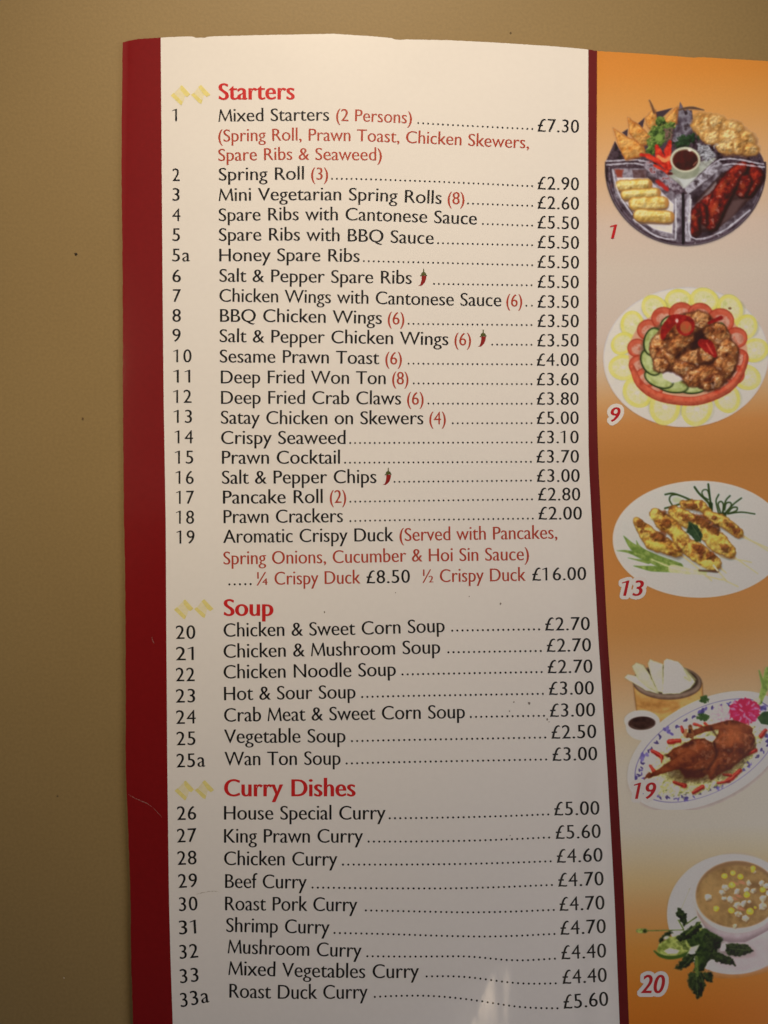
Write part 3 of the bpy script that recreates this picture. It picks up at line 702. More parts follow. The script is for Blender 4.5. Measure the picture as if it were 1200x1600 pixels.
# dividers
p.fill(p.line([(602, 1060), (600, 1345)], 22), [(62, 46, 54), (104, 90, 98), (168, 158, 162), (84, 66, 74)], 4, 70)
p.fill(p.line([(664, 1060), (664, 1345)], 20), [(62, 46, 54), (104, 90, 98), (178, 168, 170), (84, 66, 74)], 4, 70)
p.fill(p.line([(632, 1040), (632, 1372)], 9), (34, 22, 28), 4)
for pts in ([(118, 822), (390, 826), (632, 1000), (880, 812), (1170, 842)], [(120, 846), (380, 850), (600, 1030)], [(1175, 862), (890, 850), (665, 1035)], [(582, 1080), (582, 1320), (560, 1345), (440, 1318), (300, 1215)], [(684, 1080), (684, 1330), (880, 1300), (1080, 1150)], [(160, 880), (200, 1040), (290, 1180)]):
    p.fill(p.line(pts, 5), (206, 198, 196), 4, alpha=.8, jit=4)
p.fill(p.line([(400, 850), (600, 1010)], 30), [(70, 50, 58), (120, 100, 110), (160, 148, 150), (130, 40, 34)], 6, 22)
p.fill(p.line([(670, 1010), (870, 850)], 26), [(52, 36, 40), (92, 78, 82), (176, 166, 166), (60, 44, 48)], 6, 60)
for x, y in ((470, 965), (520, 1005), (495, 985)): p.fill(p.ell(x, y, 24, 15, 40), (176, 38, 30), 7, jit=6)
p.fill(p.poly([(540, 890), (830, 800), (860, 800), (640, 1006), (530, 915)]), [(140, 140, 118), (168, 166, 146), (120, 112, 100)], 6, 40)
p.fill(p.poly([(590, 930), (720, 930), (640, 1000)]), (184, 180, 168), 10)
# dark centre divider and other wood
p.fill(p.poly([(612, 428), (560, 690), (640, 720), (705, 690), (690, 500), (660, 470), (640, 500)]), [(52, 36, 42), (88, 74, 84), (132, 122, 128), (48, 32, 36)], 5, 50)
p.fill(p.line([(600, 480), (650, 468), (700, 466), (770, 480)], [5, 8, 10, 3]), (92, 66, 50), 4)
for q in ([(440, 495), (560, 466), (480, 542), (445, 530)], [(330, 570), (375, 530), (360, 600)], [(222, 630), (262, 606), (258, 660)], [(1008, 640), (1020, 604), (1024, 640)]): p.fill(p.poly(q), (66, 48, 54), 4)
# triangles of toast
TO = [(186, 108, 38), (206, 136, 58), (218, 156, 78), (196, 124, 46)]
for q in ([(160, 596), (240, 650), (360, 700), (380, 780), (245, 815), (205, 740)], [(258, 528), (330, 570), (405, 645), (400, 705), (340, 715), (270, 640)], [(376, 535), (400, 500), (440, 468), (456, 545), (436, 620), (395, 600)], [(490, 560), (596, 450), (588, 560), (530, 590)]):
    p.fill(p.poly([(a + 8, b_ + 10) for a, b_ in q]), (130, 74, 34), 8, alpha=.7, jit=5)
    p.fill(p.poly(q), TO, 5, 34, edge=((168, 92, 36), 14), jit=7, emboss=.6)
p.fill(p.line([(406, 414), (422, 450), (438, 496)], [4, 7, 9]), (112, 72, 44), 4)
# fried pieces upper right
GO = [(150, 92, 36), (188, 132, 62), (208, 158, 88), (222, 180, 114), (176, 120, 54)]
for q in ((745, 570, 56, 80, 10), (800, 600, 80, 96, -20), (860, 570, 74, 60, 30), (960, 600, 80, 56, 10), (1050, 680, 74, 62, 30), (930, 690, 90, 90, 0), (1070, 740, 66, 46, 0), (820, 660, 60, 50, 0), (1000, 720, 40, 56, 0)):
    p.fill(p.ell(q[0] + 6, q[1] + 12, q[2], q[3], q[4]), (126, 78, 34), 12, alpha=.55, jit=14)
    p.fill(p.ell(*q), GO, 8, 44, edge=((172, 116, 54), 26), jit=16, jscale=34, emboss=1.0)
p.fill(p.poly([(720, 700), (800, 720), (860, 790), (780, 830), (735, 770)]), [(70, 62, 62), (120, 114, 112), (176, 172, 168), (96, 86, 86)], 8, 14, jit=10)
for i in range(26):
    rr = random.Random(i + 50); x, y = rr.uniform(730, 850), rr.uniform(700, 820)
    p.fill(p.line([(x, y), (x + rr.uniform(-28, 28), y + rr.uniform(-16, 16))], 3), rr.choice([(196, 192, 184), (150, 146, 142), (60, 52, 54)]), 4, alpha=.8)
# greens, peppers
GR = [(38, 66, 22), (72, 112, 38), (112, 156, 62), (54, 88, 30)]
for q in ((470, 640, 62, 62, 0), (530, 590, 46, 30, 0), (440, 700, 46, 40, 0), (415, 750, 34, 30, 0), (480, 560, 34, 30, 0), (660, 680, 62, 34, -8), (610, 710, 50, 26, 0)):
    g = GR if q[0] < 600 else [(26, 52, 28), (46, 78, 40), (34, 60, 32)]
    p.fill(p.ell(*q), g, 6, 22, jit=22, jscale=18, emboss=.8)
p.fill(p.ell(470, 665, 28, 24), (122, 176, 70), 8, jit=8)
p.fill(p.poly([(500, 600), (560, 600), (560, 680), (510, 680)]), [(90, 56, 48), (130, 96, 80), (60, 60, 34)], 8, 18, jit=10)
for pts, w in (([(350, 780), (400, 790), (470, 835)], [8, 18, 12]), ([(455, 725), (480, 800), (530, 880)], [14, 34, 12]), ([(545, 690), (530, 760), (545, 870)], [10, 26, 12]), ([(440, 850), (540, 905)], [8, 10])):
    p.fill(p.line(pts, w), [(150, 24, 14), (200, 40, 24), (222, 66, 36)], 5, 26, jit=6)
p.fill(p.line([(465, 790), (510, 820), (540, 800)], 12), (226, 128, 72), 6, jit=5)
p.fill(p.ell(545, 905, 20, 10), (80, 14, 14), 6)
# sauce bowl
p.fill(p.ell(648, 876, 94, 66), [(132, 132, 104), (152, 150, 122)], 5, 40)
p.fill(p.ell(646, 812, 102, 86), (196, 190, 156), 4, edge=((160, 152, 122), 10))
p.fill(p.ell(646, 814, 88, 72), (128, 96, 70), 4)
p.fill(p.ell(646, 816, 82, 66), [(58, 14, 12), (86, 26, 20), (64, 18, 14)], 4, 60)
p.fill(p.ell(676, 748, 12, 9), (226, 214, 188), 5)
p.fill(p.line([(700, 850), (722, 826)], 3), (196, 150, 110), 4, alpha=.7)
pic1 = p.build('printed picture of fried starters and ribs in a round divided tray')
halo_number(pic1, '1', 953, 964.5, 372.6, 22, 0)

# ---- 9: fried chicken ringed by cucumber, tomato and lemon
p = Pic(920, 420, 4.286, 938, 446, 1216, 672)
p.fill(p.ell(650, 592, 552, 467, -3), [(200, 189, 183), (206, 196, 190)], 4, 200, edge=((178, 166, 160), 10))
p.fill(p.ell(664, 560, 490, 400, -3), (192, 182, 174), 20, alpha=.4)
for i, (x, y, r) in enumerate((x_, y_, r_ * 1.13) for x_, y_, r_ in ((600, 212, 82), (775, 212, 88), (440, 262, 84), (945, 270, 90), (290, 372, 82), (1052, 390, 78), (225, 500, 74), (1110, 545, 84), (232, 660, 90), (1055, 725, 88), (325, 830, 96), (925, 865, 92), (510, 925, 108), (725, 940, 104))):
    e = p.ell(x, y, r, r * .84, i * 23)
    p.fill(p.ell(x + 5, y + 8, r, r * .84), (150, 140, 92), 8, alpha=.5)
    p.fill(e, [(206, 192, 78), (220, 208, 104)], 4, 60, edge=((184, 174, 70), 6))
    p.fill(p.ell(x, y, r * .74, r * .60, i * 23), [(194, 188, 114), (208, 202, 136), (184, 180, 104)], 6, 22)
    for k in range(8):
        a = k * math.pi / 4 + i
        p.fill(p.line([(x, y), (x + math.cos(a) * r * .66, y + math.sin(a) * r * .52)], 1.5), (218, 214, 168), 3, alpha=.5)
    p.fill(p.ell(x, y, r * .16, r * .13), (214, 208, 160), 5, alpha=.7)
p.fill(p.ell(945, 265, 12, 9), (120, 84, 50), 4)
p.fill(p.ell(665, 572, 400, 326), (196, 140, 104), 6)
for i, (x, y, r) in enumerate(((400, 410, 74), (325, 530, 64), (340, 645, 70), (500, 330, 78), (620, 300, 80), (745, 306, 82), (880, 350, 90), (985, 462, 74), (1000, 600, 68), (975, 710, 66), (900, 780, 66), (430, 790, 70), (380, 730, 70))):
    p.fill(p.ell(x, y, r + 4, (r + 4) * .92), (150, 40, 22), 5, alpha=.8)
    p.fill(p.ell(x, y, r, r * .9), [(178, 70, 44), (196, 94, 64)], 4, 40, edge=((168, 52, 32), 8))
    p.fill(p.ell(x + 4, y + 8, r * .66, r * .56), [(176, 104, 78), (196, 140, 112), (184, 90, 62)], 6, 26)
p.fill(p.line([(290, 660), (340, 770), (450, 848), (580, 880), (720, 885), (860, 842), (970, 770), (1040, 650), (1050, 580)], [18, 26, 30, 30, 30, 30, 26, 20, 14]), [(180, 68, 42), (198, 92, 60), (172, 58, 36)], 5, 50, edge=((154, 46, 28), 10), vol=20)
p.fill(p.ell(660, 580, 318, 254), [(96, 62, 40), (140, 104, 76)], 14, 60)
for x, y, rx, ry, ro in ((700, 800, 84, 34, -4), (560, 780, 106, 48, 8), (470, 736, 100, 56, 22), (418, 626, 62, 92, -28), (430, 488, 60, 92, 10), (520, 350, 44, 20, -40), (900, 420, 26, 60, -20)):
    p.fill(p.ell(x, y, rx + 5, ry + 5, ro), (34, 50, 18), 4)
    p.fill(p.ell(x, y, rx - 5, ry - 5, ro), [(132, 146, 66), (162, 172, 98), (182, 188, 122)], 6, 40)
    p.fill(p.ell(x, y, rx * .5, ry * .5, ro), (186, 190, 132), 14, alpha=.6)
p.fill(p.poly([(490, 690), (560, 660), (640, 745), (560, 765), (500, 730)]), (206, 192, 186), 10)
CH = [(82, 38, 20), (118, 62, 30), (146, 84, 40), (170, 108, 56), (188, 134, 80), (126, 68, 34)]
p.fill(p.poly([(480, 420), (560, 330), (700, 282), (800, 320), (900, 400), (1000, 540), (985, 680), (900, 780), (780, 820), (680, 760), (580, 690), (500, 690), (430, 630), (425, 520)]), (56, 30, 20), 14, jit=14)
for q in ((660, 372, 96, 56, -22), (752, 340, 66, 44, 14), (560, 430, 90, 62, -40), (480, 520, 58, 74, 10), (520, 600, 66, 58, -30), (610, 500, 76, 50, -35), (480, 640, 44, 40, 0), (860, 440, 76, 58, 35), (700, 600, 84, 46, -20), (640, 670, 66, 40, 10), (800, 560, 62, 44, -30), (930, 560, 58, 70, -10), (890, 670, 96, 56, -48), (760, 720, 100, 52, -12), (830, 760, 60, 40, -20)):
    q = (q[0], q[1], q[2] * 1.3, q[3] * 1.32, q[4])
    p.fill(p.ell(q[0] + 6, q[1] + 10, q[2], q[3], q[4]), (64, 34, 22), 12, alpha=.6, jit=12)
    p.fill(p.ell(*q), CH, 10, 46, edge=((92, 44, 24), 16), jit=12, jscale=28, emboss=.9, gloss=.28, vol=40)
p.fill(p.line([(800, 420), (740, 470), (650, 530), (590, 590)], [8, 10, 10, 8]), (48, 24, 16), 12, alpha=.7, jit=8)
RD = [(110, 14, 12), (144, 24, 20), (166, 40, 32)]
p.fill(p.line([(640, 320), (570, 340), (515, 400), (495, 460)], [12, 34, 30, 14]), RD, 5, 30, jit=4)
p.fill(p.ell(648, 382, 62, 66, 10), RD, 5, 30, jit=4)
p.fill(p.ell(650, 392, 38, 42, 10), [(150, 90, 44), (176, 70, 40)], 6, 20)
p.fill(p.ell(590, 348, 10, 14), (226, 190, 170), 4, alpha=.8)
p.fill(p.line([(760, 500), (800, 520), (845, 580)], [30, 40, 16]), RD, 5, 30, jit=4)
p.fill(p.line([(790, 500), (830, 570)], 6), (206, 84, 60), 5, alpha=.7)
p.fill(p.line([(805, 362), (885, 328)], [10, 15]), RD, 5)
pic9 = p.build('printed picture of fried chicken on a white plate ringed with lemon slices')
halo_number(pic9, '9', 954, 969.8, 659, 22.5, 5.2)

# ---- 13: satay chicken on skewers
p = Pic(920, 720, 4.286, 955, 748, 1216, 938)
p.fill(p.ell(742, 525, 580, 390), (212, 204, 192), 4)
p.fill(p.ell(744, 528, 570, 380), [(176, 182, 172), (188, 192, 182)], 5, 240)
p.fill(p.ell(700, 560, 420, 250), (190, 192, 184), 60, alpha=.6)
p.fill(p.ell(640, 640, 330, 90, 18), (140, 140, 124), 60, alpha=.45)
for pts in ([(620, 630), (720, 710), (822, 802)], [(850, 690), (920, 750)], [(880, 640), (1000, 660), (1090, 680)], [(960, 635), (1132, 755)], [(1030, 498), (1215, 612)], [(1030, 510), (1150, 560), (1215, 590)], [(780, 770), (890, 796)], [(890, 790), (1000, 842)], [(830, 700), (920, 800)]):
    p.fill(p.line([(a + 6, b_ + 10) for a, b_ in pts], 5), (140, 130, 108), 8, alpha=.5)
    p.fill(p.line(pts, 5.5), (188, 160, 106), 3)
# leek
LE = [(84, 122, 44), (114, 152, 62), (144, 174, 88)]
for pts, w in (([(600, 716), (420, 650), (300, 580), (234, 504)], [34, 34, 24, 3]), ([(560, 706), (420, 640), (340, 580), (318, 534)], [26, 20, 10, 2]), ([(560, 724), (400, 660), (270, 610), (184, 602)], [24, 20, 10, 2]), ([(560, 730), (420, 722), (300, 704)], [18, 20, 3]), ([(400, 680), (262, 650)], [12, 2])):
    p.fill(p.line(pts, w), LE, 5, 26, edge=((92, 134, 46), 8))
p.fill(p.line([(560, 722), (680, 742), (780, 752)], [28, 22, 14]), [(168, 184, 112), (190, 198, 140)], 6, 30)
p.fill(p.line([(420, 660), (560, 716), (700, 744)], 4), (206, 216, 150), 5, alpha=.7)
# curled onion greens
DG = (36, 54, 18)
def curl(pts, w=5): p.fill(p.line(pts, w), DG, 4); p.fill(p.line([(a - 3, b_ - 3) for a, b_ in pts], 1.5), (84, 112, 40), 3, alpha=.6)
curl([(512, 226), (560, 218), (620, 236), (690, 266)], 6); curl([(510, 318), (590, 296), (670, 266)], 6)
curl([(560, 300), (540, 262), (552, 232), (590, 226)], 5)
p.fill(p.ell(590, 262, 34, 22), (150, 168, 96), 12, alpha=.6)
curl([(820, 330), (800, 280), (740, 220), (708, 176)], 7); curl([(822, 330), (810, 240), (800, 156)], 7)
curl([(800, 260), (770, 240), (758, 212), (772, 194), (796, 200), (810, 250)], 4)
p.fill(p.line([(818, 290), (818, 330)], 13), DG, 4)
for e in ([(870, 226), (852, 270), (866, 340)], [(946, 234), (916, 270), (896, 350)], [(1022, 250), (970, 290), (916, 350)], [(1112, 356), (1020, 344), (930, 356)], [(880, 340), (866, 290), (884, 272), (900, 290), (898, 340)], [(910, 330), (920, 286), (948, 280), (952, 304), (918, 346)], [(930, 350), (960, 316), (992, 312), (988, 334), (940, 352)]): curl(e, 5)
p.fill(p.poly([(862, 345), (925, 345), (918, 388), (872, 384)]), DG, 5)
p.fill(p.line([(930, 372), (1080, 378)], 8), (150, 164, 130), 14, alpha=.5)
SA = [(104, 54, 26), (158, 104, 40), (186, 140, 52), (202, 164, 74), (188, 146, 60), (128, 74, 32)]
for pts, w in (([(640, 290), (740, 300), (800, 345)], [26, 34, 24]), ([(800, 360), (900, 410), (1000, 480)], [30, 38, 32]), ([(575, 340), (650, 390), (740, 430)], [38, 52, 44]), ([(740, 440), (860, 540), (940, 610)], [48, 62, 40]), ([(322, 402), (370, 460), (430, 530), (590, 605)], [26, 40, 58, 38]), ([(440, 350), (500, 410), (560, 450), (630, 540)], [32, 50, 44, 46]), ([(640, 560), (740, 620), (840, 690)], [42, 60, 42])):
    p.fill(p.line([(a + 8, b_ + 18) for a, b_ in pts], w), (74, 56, 40), 16, alpha=.6)
    p.fill(p.line(pts, [q_ * 1.14 for q_ in w]), SA, 6, 50, edge=((120, 72, 30), 16), jit=10, jscale=30, emboss=.8, gloss=.10)
for q in ((350, 430, 24, 46, -35), (470, 510, 60, 36, -8), (520, 420, 44, 26, 20), (500, 350, 34, 18, 20), (600, 600, 26, 18, 0), (740, 590, 50, 24, 30), (820, 640, 34, 30, 0), (680, 300, 60, 22, 12), (660, 390, 42, 20, 20), (760, 400, 70, 40, 30), (840, 460, 50, 40, 30), (910, 580, 36, 30, 30), (950, 430, 44, 14, 30), (990, 470, 24, 14, 0), (840, 385, 16, 16, 0), (600, 355, 12, 10, 0)):
    p.fill(p.ell(*q), [(92, 44, 22), (122, 62, 28), (70, 34, 18)], 8, 24, alpha=.8, jit=16, jscale=18, emboss=.8)
for q in ((600, 490, 50, 24, 45), (460, 570, 60, 22, 20), (430, 385, 20, 16, 0), (840, 520, 60, 18, 35), (780, 700, 50, 20, 30)):
    p.fill(p.ell(*q), (222, 188, 72), 14, alpha=.6, jit=12, emboss=.6)
p.fill(p.poly([(672, 408), (720, 428), (764, 494), (752, 548), (712, 536), (690, 508), (652, 480)]), [(28, 44, 26), (46, 68, 38), (60, 86, 50)], 5, 24, jit=8, jscale=14)
p.fill(p.line([(690, 430), (745, 520)], 2), (90, 112, 70), 3, alpha=.7)
p.fill(p.line([(740, 735), (860, 742)], 8), (70, 40, 26), 6, alpha=.8)
p.fill(p.line([(835, 700), (862, 735)], 5), (212, 190, 140), 3)
pic13 = p.build('printed picture of yellow chicken skewers on a white oval plate')
halo_number(pic13, '13', 972, 1006.2, 931, 24, 5.2)

# ---- 19: crispy duck platter with pancakes
p = Pic(940, 1000, 4.615, 972, 1024, 1216, 1266); p.warm = 0.05
p.fill(p.poly([(226, 330), (730, 310), (735, 450), (420, 620), (255, 560), (248, 500)]), [(140, 92, 42), (166, 116, 58), (182, 134, 74), (150, 100, 48)], 5, 120, edge=((110, 72, 36), 16))
p.fill(p.line([(250, 470), (420, 520), (560, 480)], 6), (120, 78, 38), 10, alpha=.4)
p.fill(p.ell(474, 306, 250, 124, 2), [(84, 62, 48), (112, 88, 72)], 4, 40, edge=((60, 42, 32), 8))
p.fill(p.ell(474, 296, 232, 104, 2), (54, 38, 28), 6)
p.fill(np.maximum(p.ell(474, 300, 240, 112, 2), -p.ell(474, 290, 222, 100, 2)), (146, 122, 102), 5, alpha=.5)
for q, c in (([(600, 200), (680, 280), (660, 320), (590, 300)], (120, 110, 74)), ([(166, 270), (190, 248), (250, 262), (320, 330), (410, 385), (320, 362), (230, 310)], (194, 190, 148)), ([(220, 190), (250, 164), (300, 180), (345, 250), (410, 380), (330, 340), (260, 280)], (176, 172, 126)), ([(334, 170), (350, 140), (440, 176), (444, 380), (405, 372), (360, 270)], (188, 184, 138)), ([(450, 150), (470, 136), (550, 156), (600, 210), (672, 300), (640, 345), (560, 385), (440, 388)], (204, 200, 158))):
    p.fill(p.poly([(a + 6, b_ + 4) for a, b_ in q]), (110, 100, 66), 8, alpha=.7)
    p.fill(p.poly(q), [tuple(max(0, k - 8) for k in c), c, tuple(min(255, k + 8) for k in c)], 4, 60, edge=(tuple(k - 16 for k in c), 12), jit=3)
p.fill(p.line([(600, 215), (640, 290), (600, 270)], 10), (130, 122, 84), 8, alpha=.7)
# sauce cup
p.fill(p.ell(296, 625, 118, 96), [(168, 152, 142), (182, 168, 158)], 5, 90)
p.fill(p.ell(292, 585, 128, 78, 3), (196, 184, 174), 4, edge=((158, 144, 132), 8))
p.fill(p.ell(290, 600, 100, 50, -2), [(36, 20, 16), (58, 36, 30), (44, 26, 20)], 5, 60)
p.fill(p.line([(210, 620), (290, 646), (370, 620)], 3), (110, 90, 76), 4, alpha=.6)
# platter
p.fill(p.ell(768, 812, 622, 362, -28), (126, 112, 108), 10, alpha=.65)
p.fill(p.ell(760, 797, 616, 356, -28), [(186, 175, 172), (194, 184, 180)], 5, 200, edge=((206, 198, 192), 10))
p.fill(np.abs(p.ell(755, 797, 560, 300, -28)) - 3, (70, 62, 108), 3, alpha=.95)
p.fill(p.ell(755, 797, 490, 240, -28), [(176, 166, 164), (188, 178, 174)], 8, 100)
c28, s28 = math.cos(math.radians(-28)), math.sin(math.radians(-28))
for i in range(46):
    a = i / 46 * 2 * math.pi; u = 522 * math.cos(a); v = 266 * math.sin(a)
    x = 755 + u * c28 - v * s28; y = 797 + u * s28 + v * c28
    rr = random.Random(i)
    if i % 4 == 0:
        for k in range(7): p.fill(p.ell(x + rr.uniform(-34, 34), y + rr.uniform(-22, 22), 17, 11, rr.uniform(0, 180)), rr.choice([(84, 72, 130), (60, 50, 102), (104, 92, 150)]), 4)
    else:
        for k in range(3): p.fill(p.ell(x + rr.uniform(-14, 14), y + rr.uniform(-12, 12), 15, 7, rr.uniform(0, 180)), rr.choice([(58, 48, 92), (78, 68, 120)]), 3)
cab = p.ell(745, 842, 432, 228, -28)
p.fill(cab, [(150, 146, 76), (190, 186, 110), (214, 210, 146), (176, 172, 96)], 10, 26, jit=26, jscale=22, emboss=1.4)
for i in range(420):
    rr = random.Random(i + 900); a = rr.uniform(0, 6.283); q = math.sqrt(rr.uniform(.35, 1.06)); u = 440 * q * math.cos(a); v = 232 * q * math.sin(a)
    x = 745 + u * c28 - v * s28; y = 842 + u * s28 + v * c28; an = rr.uniform(0, 3.14); L = rr.uniform(14, 36)
    p.fill_small = None
    x0, x1 = x - L, x + L
    m = (np.abs(p.X - x) < 50) & (np.abs(p.Y - y) < 50)
    if not m.any(): continue
    dd, t = seg_d(p.X[m], p.Y[m], x, y, x + L * math.cos(an), y + L * math.sin(an))
    w = sstep(5, 1, dd)[:, None] * .75; cc = np.array(rr.choice([(218, 216, 152), (196, 196, 110), (140, 136, 70), (228, 224, 176), (170, 172, 90)])) / 255.
    p.rgb[m] = p.rgb[m] * (1 - w) + cc * w; p.a[m] = np.maximum(p.a[m], w[:, 0])
RC = [(132, 20, 16), (172, 32, 24), (194, 54, 38)]
for pts, w in (([(490, 735), (560, 725)], [26, 20]), ([(365, 800), (430, 840), (430, 880)], [18, 20, 6]), ([(350, 905), (380, 950)], [14, 20]), ([(520, 1025), (600, 1050)], [10, 22]), ([(660, 1100), (730, 1060)], [16, 20]), ([(840, 1032), (920, 1010), (1000, 940)], [12, 20, 18]), ([(880, 970), (930, 975)], [10, 12]), ([(1050, 820), (1110, 795)], [20, 18]), ([(1150, 690), (1180, 650)], [22, 18]), ([(670, 605), (720, 620)], [16, 10]), ([(745, 600), (765, 615)], [14, 10]), ([(575, 625), (585, 660)], [10, 16])):
    p.fill(p.line([(a + 4, b_ + 8) for a, b_ in pts], [q_ * .85 for q_ in w]), (96, 84, 50), 8, alpha=.5)
    p.fill(p.line(pts, [q_ * .82 for q_ in w]), RC, 5, 26, jit=5, emboss=.4)
    p.fill(p.line([(a - 3, b_ - 5) for a, b_ in pts], 2.5), (232, 120, 92), 4, alpha=.6)
# flowers and leaves
for q in ((740, 430, 34, 26), (735, 556, 46, 30)): p.fill(p.ell(q[0], q[1], q[2], q[3]), [(30, 52, 24), (60, 92, 40), (36, 62, 26)], 5, 16, jit=14, jscale=14)
p.fill(p.line([(1200, 215), (1180, 330), (1140, 450)], [22, 26, 18]), [(96, 136, 48), (128, 166, 70), (70, 108, 34)], 5, 30)
p.fill(p.line([(1136, 220), (1160, 300), (1175, 340)], [4, 12, 14]), [(84, 124, 44), (110, 150, 60)], 5, 30)
p.fill(p.ell(1120, 438, 26, 26), (166, 176, 130), 8)
p.fill(p.poly([(1120, 560), (1160, 520), (1230, 510), (1230, 620), (1150, 605)]), [(34, 58, 26), (52, 84, 36)], 5, 30)
for cx, cy, R, cols in ((870, 545, 74, [(206, 160, 164), (220, 188, 186), (186, 128, 138)]), (1030, 515, 108, [(186, 36, 84), (204, 62, 110), (156, 22, 60), (220, 110, 140)])):
    p.fill(p.ell(cx, cy, R, R * .86), cols[2], 6, jit=14, jscale=16)
    for k in range(70):
        rr = random.Random(k + int(cx)); a = rr.uniform(0, 6.28); q = math.sqrt(rr.random()) * R * .9
        x, y = cx + q * math.cos(a), cy + q * math.sin(a) * .86
        m = (np.abs(p.X - x) < 44) & (np.abs(p.Y - y) < 44)
        if not m.any(): continue
        b2 = a + rr.uniform(-.6, .6); dd, t = seg_d(p.X[m], p.Y[m], x, y, x + 22 * math.cos(b2), y + 20 * math.sin(b2))
        w = sstep(9, 3, dd)[:, None] * .8; cc = np.array(rr.choice(cols)) / 255.
        p.rgb[m] = p.rgb[m] * (1 - w) + cc * w; p.a[m] = np.maximum(p.a[m], w[:, 0])
p.fill(p.line([(780, 600), (830, 590)], 14), (206, 176, 170), 8, jit=6)
# the duck
DU = [(56, 20, 10), (76, 30, 14), (94, 40, 18), (112, 54, 26), (70, 27, 12)]
p.fill(p.ell(760, 900, 300, 120, -14), (52, 26, 14), 26, alpha=.7)
p.fill(p.poly([(745, 700), (790, 690), (830, 700), (800, 730), (760, 725)]), (206, 196, 190), 6)
for q in ([(460, 830), (520, 780), (640, 720), (740, 705), (800, 740), (830, 840), (800, 940), (740, 990), (600, 990), (560, 920), (520, 880)],
          [(840, 610), (900, 585), (990, 590), (1070, 630), (1105, 700), (1100, 790), (1020, 860), (930, 930), (860, 960), (790, 1010), (750, 940), (820, 830), (800, 740), (840, 680)]):
    p.fill(p.poly(q), DU, 7, 80, edge=((78, 28, 10), 24), jit=8, jscale=30, emboss=.5, gloss=.12)
p.fill(p.line([(1060, 650), (940, 610), (840, 622), (720, 650), (620, 690)], [30, 34, 24, 22, 20]), DU, 6, 60, edge=((80, 30, 12), 14), jit=4)
p.fill(p.line([(640, 620), (650, 690)], [16, 22]), [(70, 34, 16), (130, 76, 40), (46, 22, 12)], 6, 20, jit=8)
p.fill(p.line([(610, 650), (600, 690)], [12, 10]), (150, 100, 60), 6, jit=6)
p.fill(p.line([(640, 850), (520, 900), (430, 945), (340, 985)], [60, 40, 22, 14]), DU, 6, 60, edge=((74, 28, 10), 16), jit=4)
p.fill(p.line([(310, 1000), (345, 965)], [8, 12]), (90, 40, 18), 6, jit=6)
for q, c in (((940, 700, 100, 60, -10), (172, 90, 44)), ((660, 790, 100, 34, -12), (158, 78, 36)), ((930, 625, 80, 14, 0), (176, 98, 52)), ((800, 900, 20, 60, 10), (160, 80, 38)), ((500, 895, 60, 10, -25), (166, 84, 42))): p.fill(p.ell(*q), c, 34, alpha=.5)
for pts in ([(810, 740), (828, 830), (770, 930)], [(1104, 720), (1108, 780)], [(570, 930), (640, 960), (740, 930)], [(460, 830), (490, 850)], [(790, 640), (830, 690)]): p.fill(p.line(pts, 9), (50, 20, 10), 12, alpha=.75)
p.fill(p.poly([(560, 930), (700, 940), (760, 960), (700, 1005), (600, 1000)]), (66, 26, 14), 16, alpha=.85)
p.fill(p.ell(486, 852, 8, 5), (196, 170, 140), 4)
pic19 = p.build('printed picture of crispy duck platter with pancake basket and sauce cup')
halo_number(pic19, '19', 990.5, 1025.5, 1248.3, 25.5, 5.6)

# ---- 20: sweetcorn soup
p = Pic(960, 1300, 5.0, 990, 1330, 1216, 1566)
p.fill(p.ell(930, 642, 518, 470), [(186, 174, 168), (194, 184, 178)], 5, 200, edge=((168, 152, 144), 10))
for pts in ([(445, 505), (595, 440)], [(590, 440), (470, 740)], [(590, 440), (520, 600)]): p.fill(p.line(pts, 2.5), (120, 118, 88), 3, alpha=.8)
p.fill(p.ell(1080, 960, 340, 130, -14), (150, 124, 126), 40, alpha=.75)
p.fill(p.ell(840, 900, 220, 60, 10), (70, 56, 50), 30, alpha=.5)
p.fill(p.poly([(622, 520), (650, 650), (720, 770), (800, 835), (900, 862), (1020, 862), (1110, 820), (1260, 740), (1260, 500)]), [(150, 128, 132), (158, 138, 142), (138, 116, 122)], 5, 120, edge=((110, 88, 92), 60))
p.fill(p.ell(950, 496, 366, 318), (146, 130, 122), 26, alpha=.6)
p.fill(p.ell(958, 490, 342, 298), [(186, 168, 160), (196, 180, 172)], 4, 120, edge=((168, 146, 142), 8))
p.fill(p.ell(958, 486, 322, 262), (116, 84, 52), 12)
p.fill(p.ell(958, 504, 318, 244), [(104, 74, 40), (122, 90, 50), (136, 104, 60), (114, 84, 46)], 12, 90)
p.fill(p.ell(760, 520, 110, 180, 15), (160, 122, 72), 50, alpha=.4)
for x, y, r in ((730, 515, 38), (840, 470, 34), (870, 435, 36), (855, 520, 30), (960, 465, 32), (1030, 460, 32), (1085, 460, 34), (905, 530, 34), (960, 570, 36), (1010, 560, 36), (970, 640, 34), (1025, 680, 34), (1050, 398, 26), (1150, 400, 32), (1190, 420, 32), (1160, 520, 34), (1165, 580, 38), (1090, 310, 20), (940, 735, 20), (1055, 545, 22), (1210, 480, 30)):
    rr = random.Random(int(x + y)); k = rr.randint(5, 7)
    q = [(x + r * rr.uniform(.55, 1.1) * math.cos(a * 2 * math.pi / k + .3), y + r * rr.uniform(.5, 1.0) * math.sin(a * 2 * math.pi / k + .3)) for a in range(k)]
    p.fill(p.poly([(a + 4, b_ + 7) for a, b_ in q]), (104, 66, 36), 8, alpha=.6)
    p.fill(p.poly(q), [(184, 158, 120), (204, 184, 150), (166, 134, 96)], 5, 26, jit=6, emboss=.5)
for x, y in ((940, 400), (1000, 395), (970, 500), (990, 600), (940, 520)): p.fill(p.ell(x, y, 26, 10, 20), (176, 104, 78), 8, alpha=.7, jit=6)
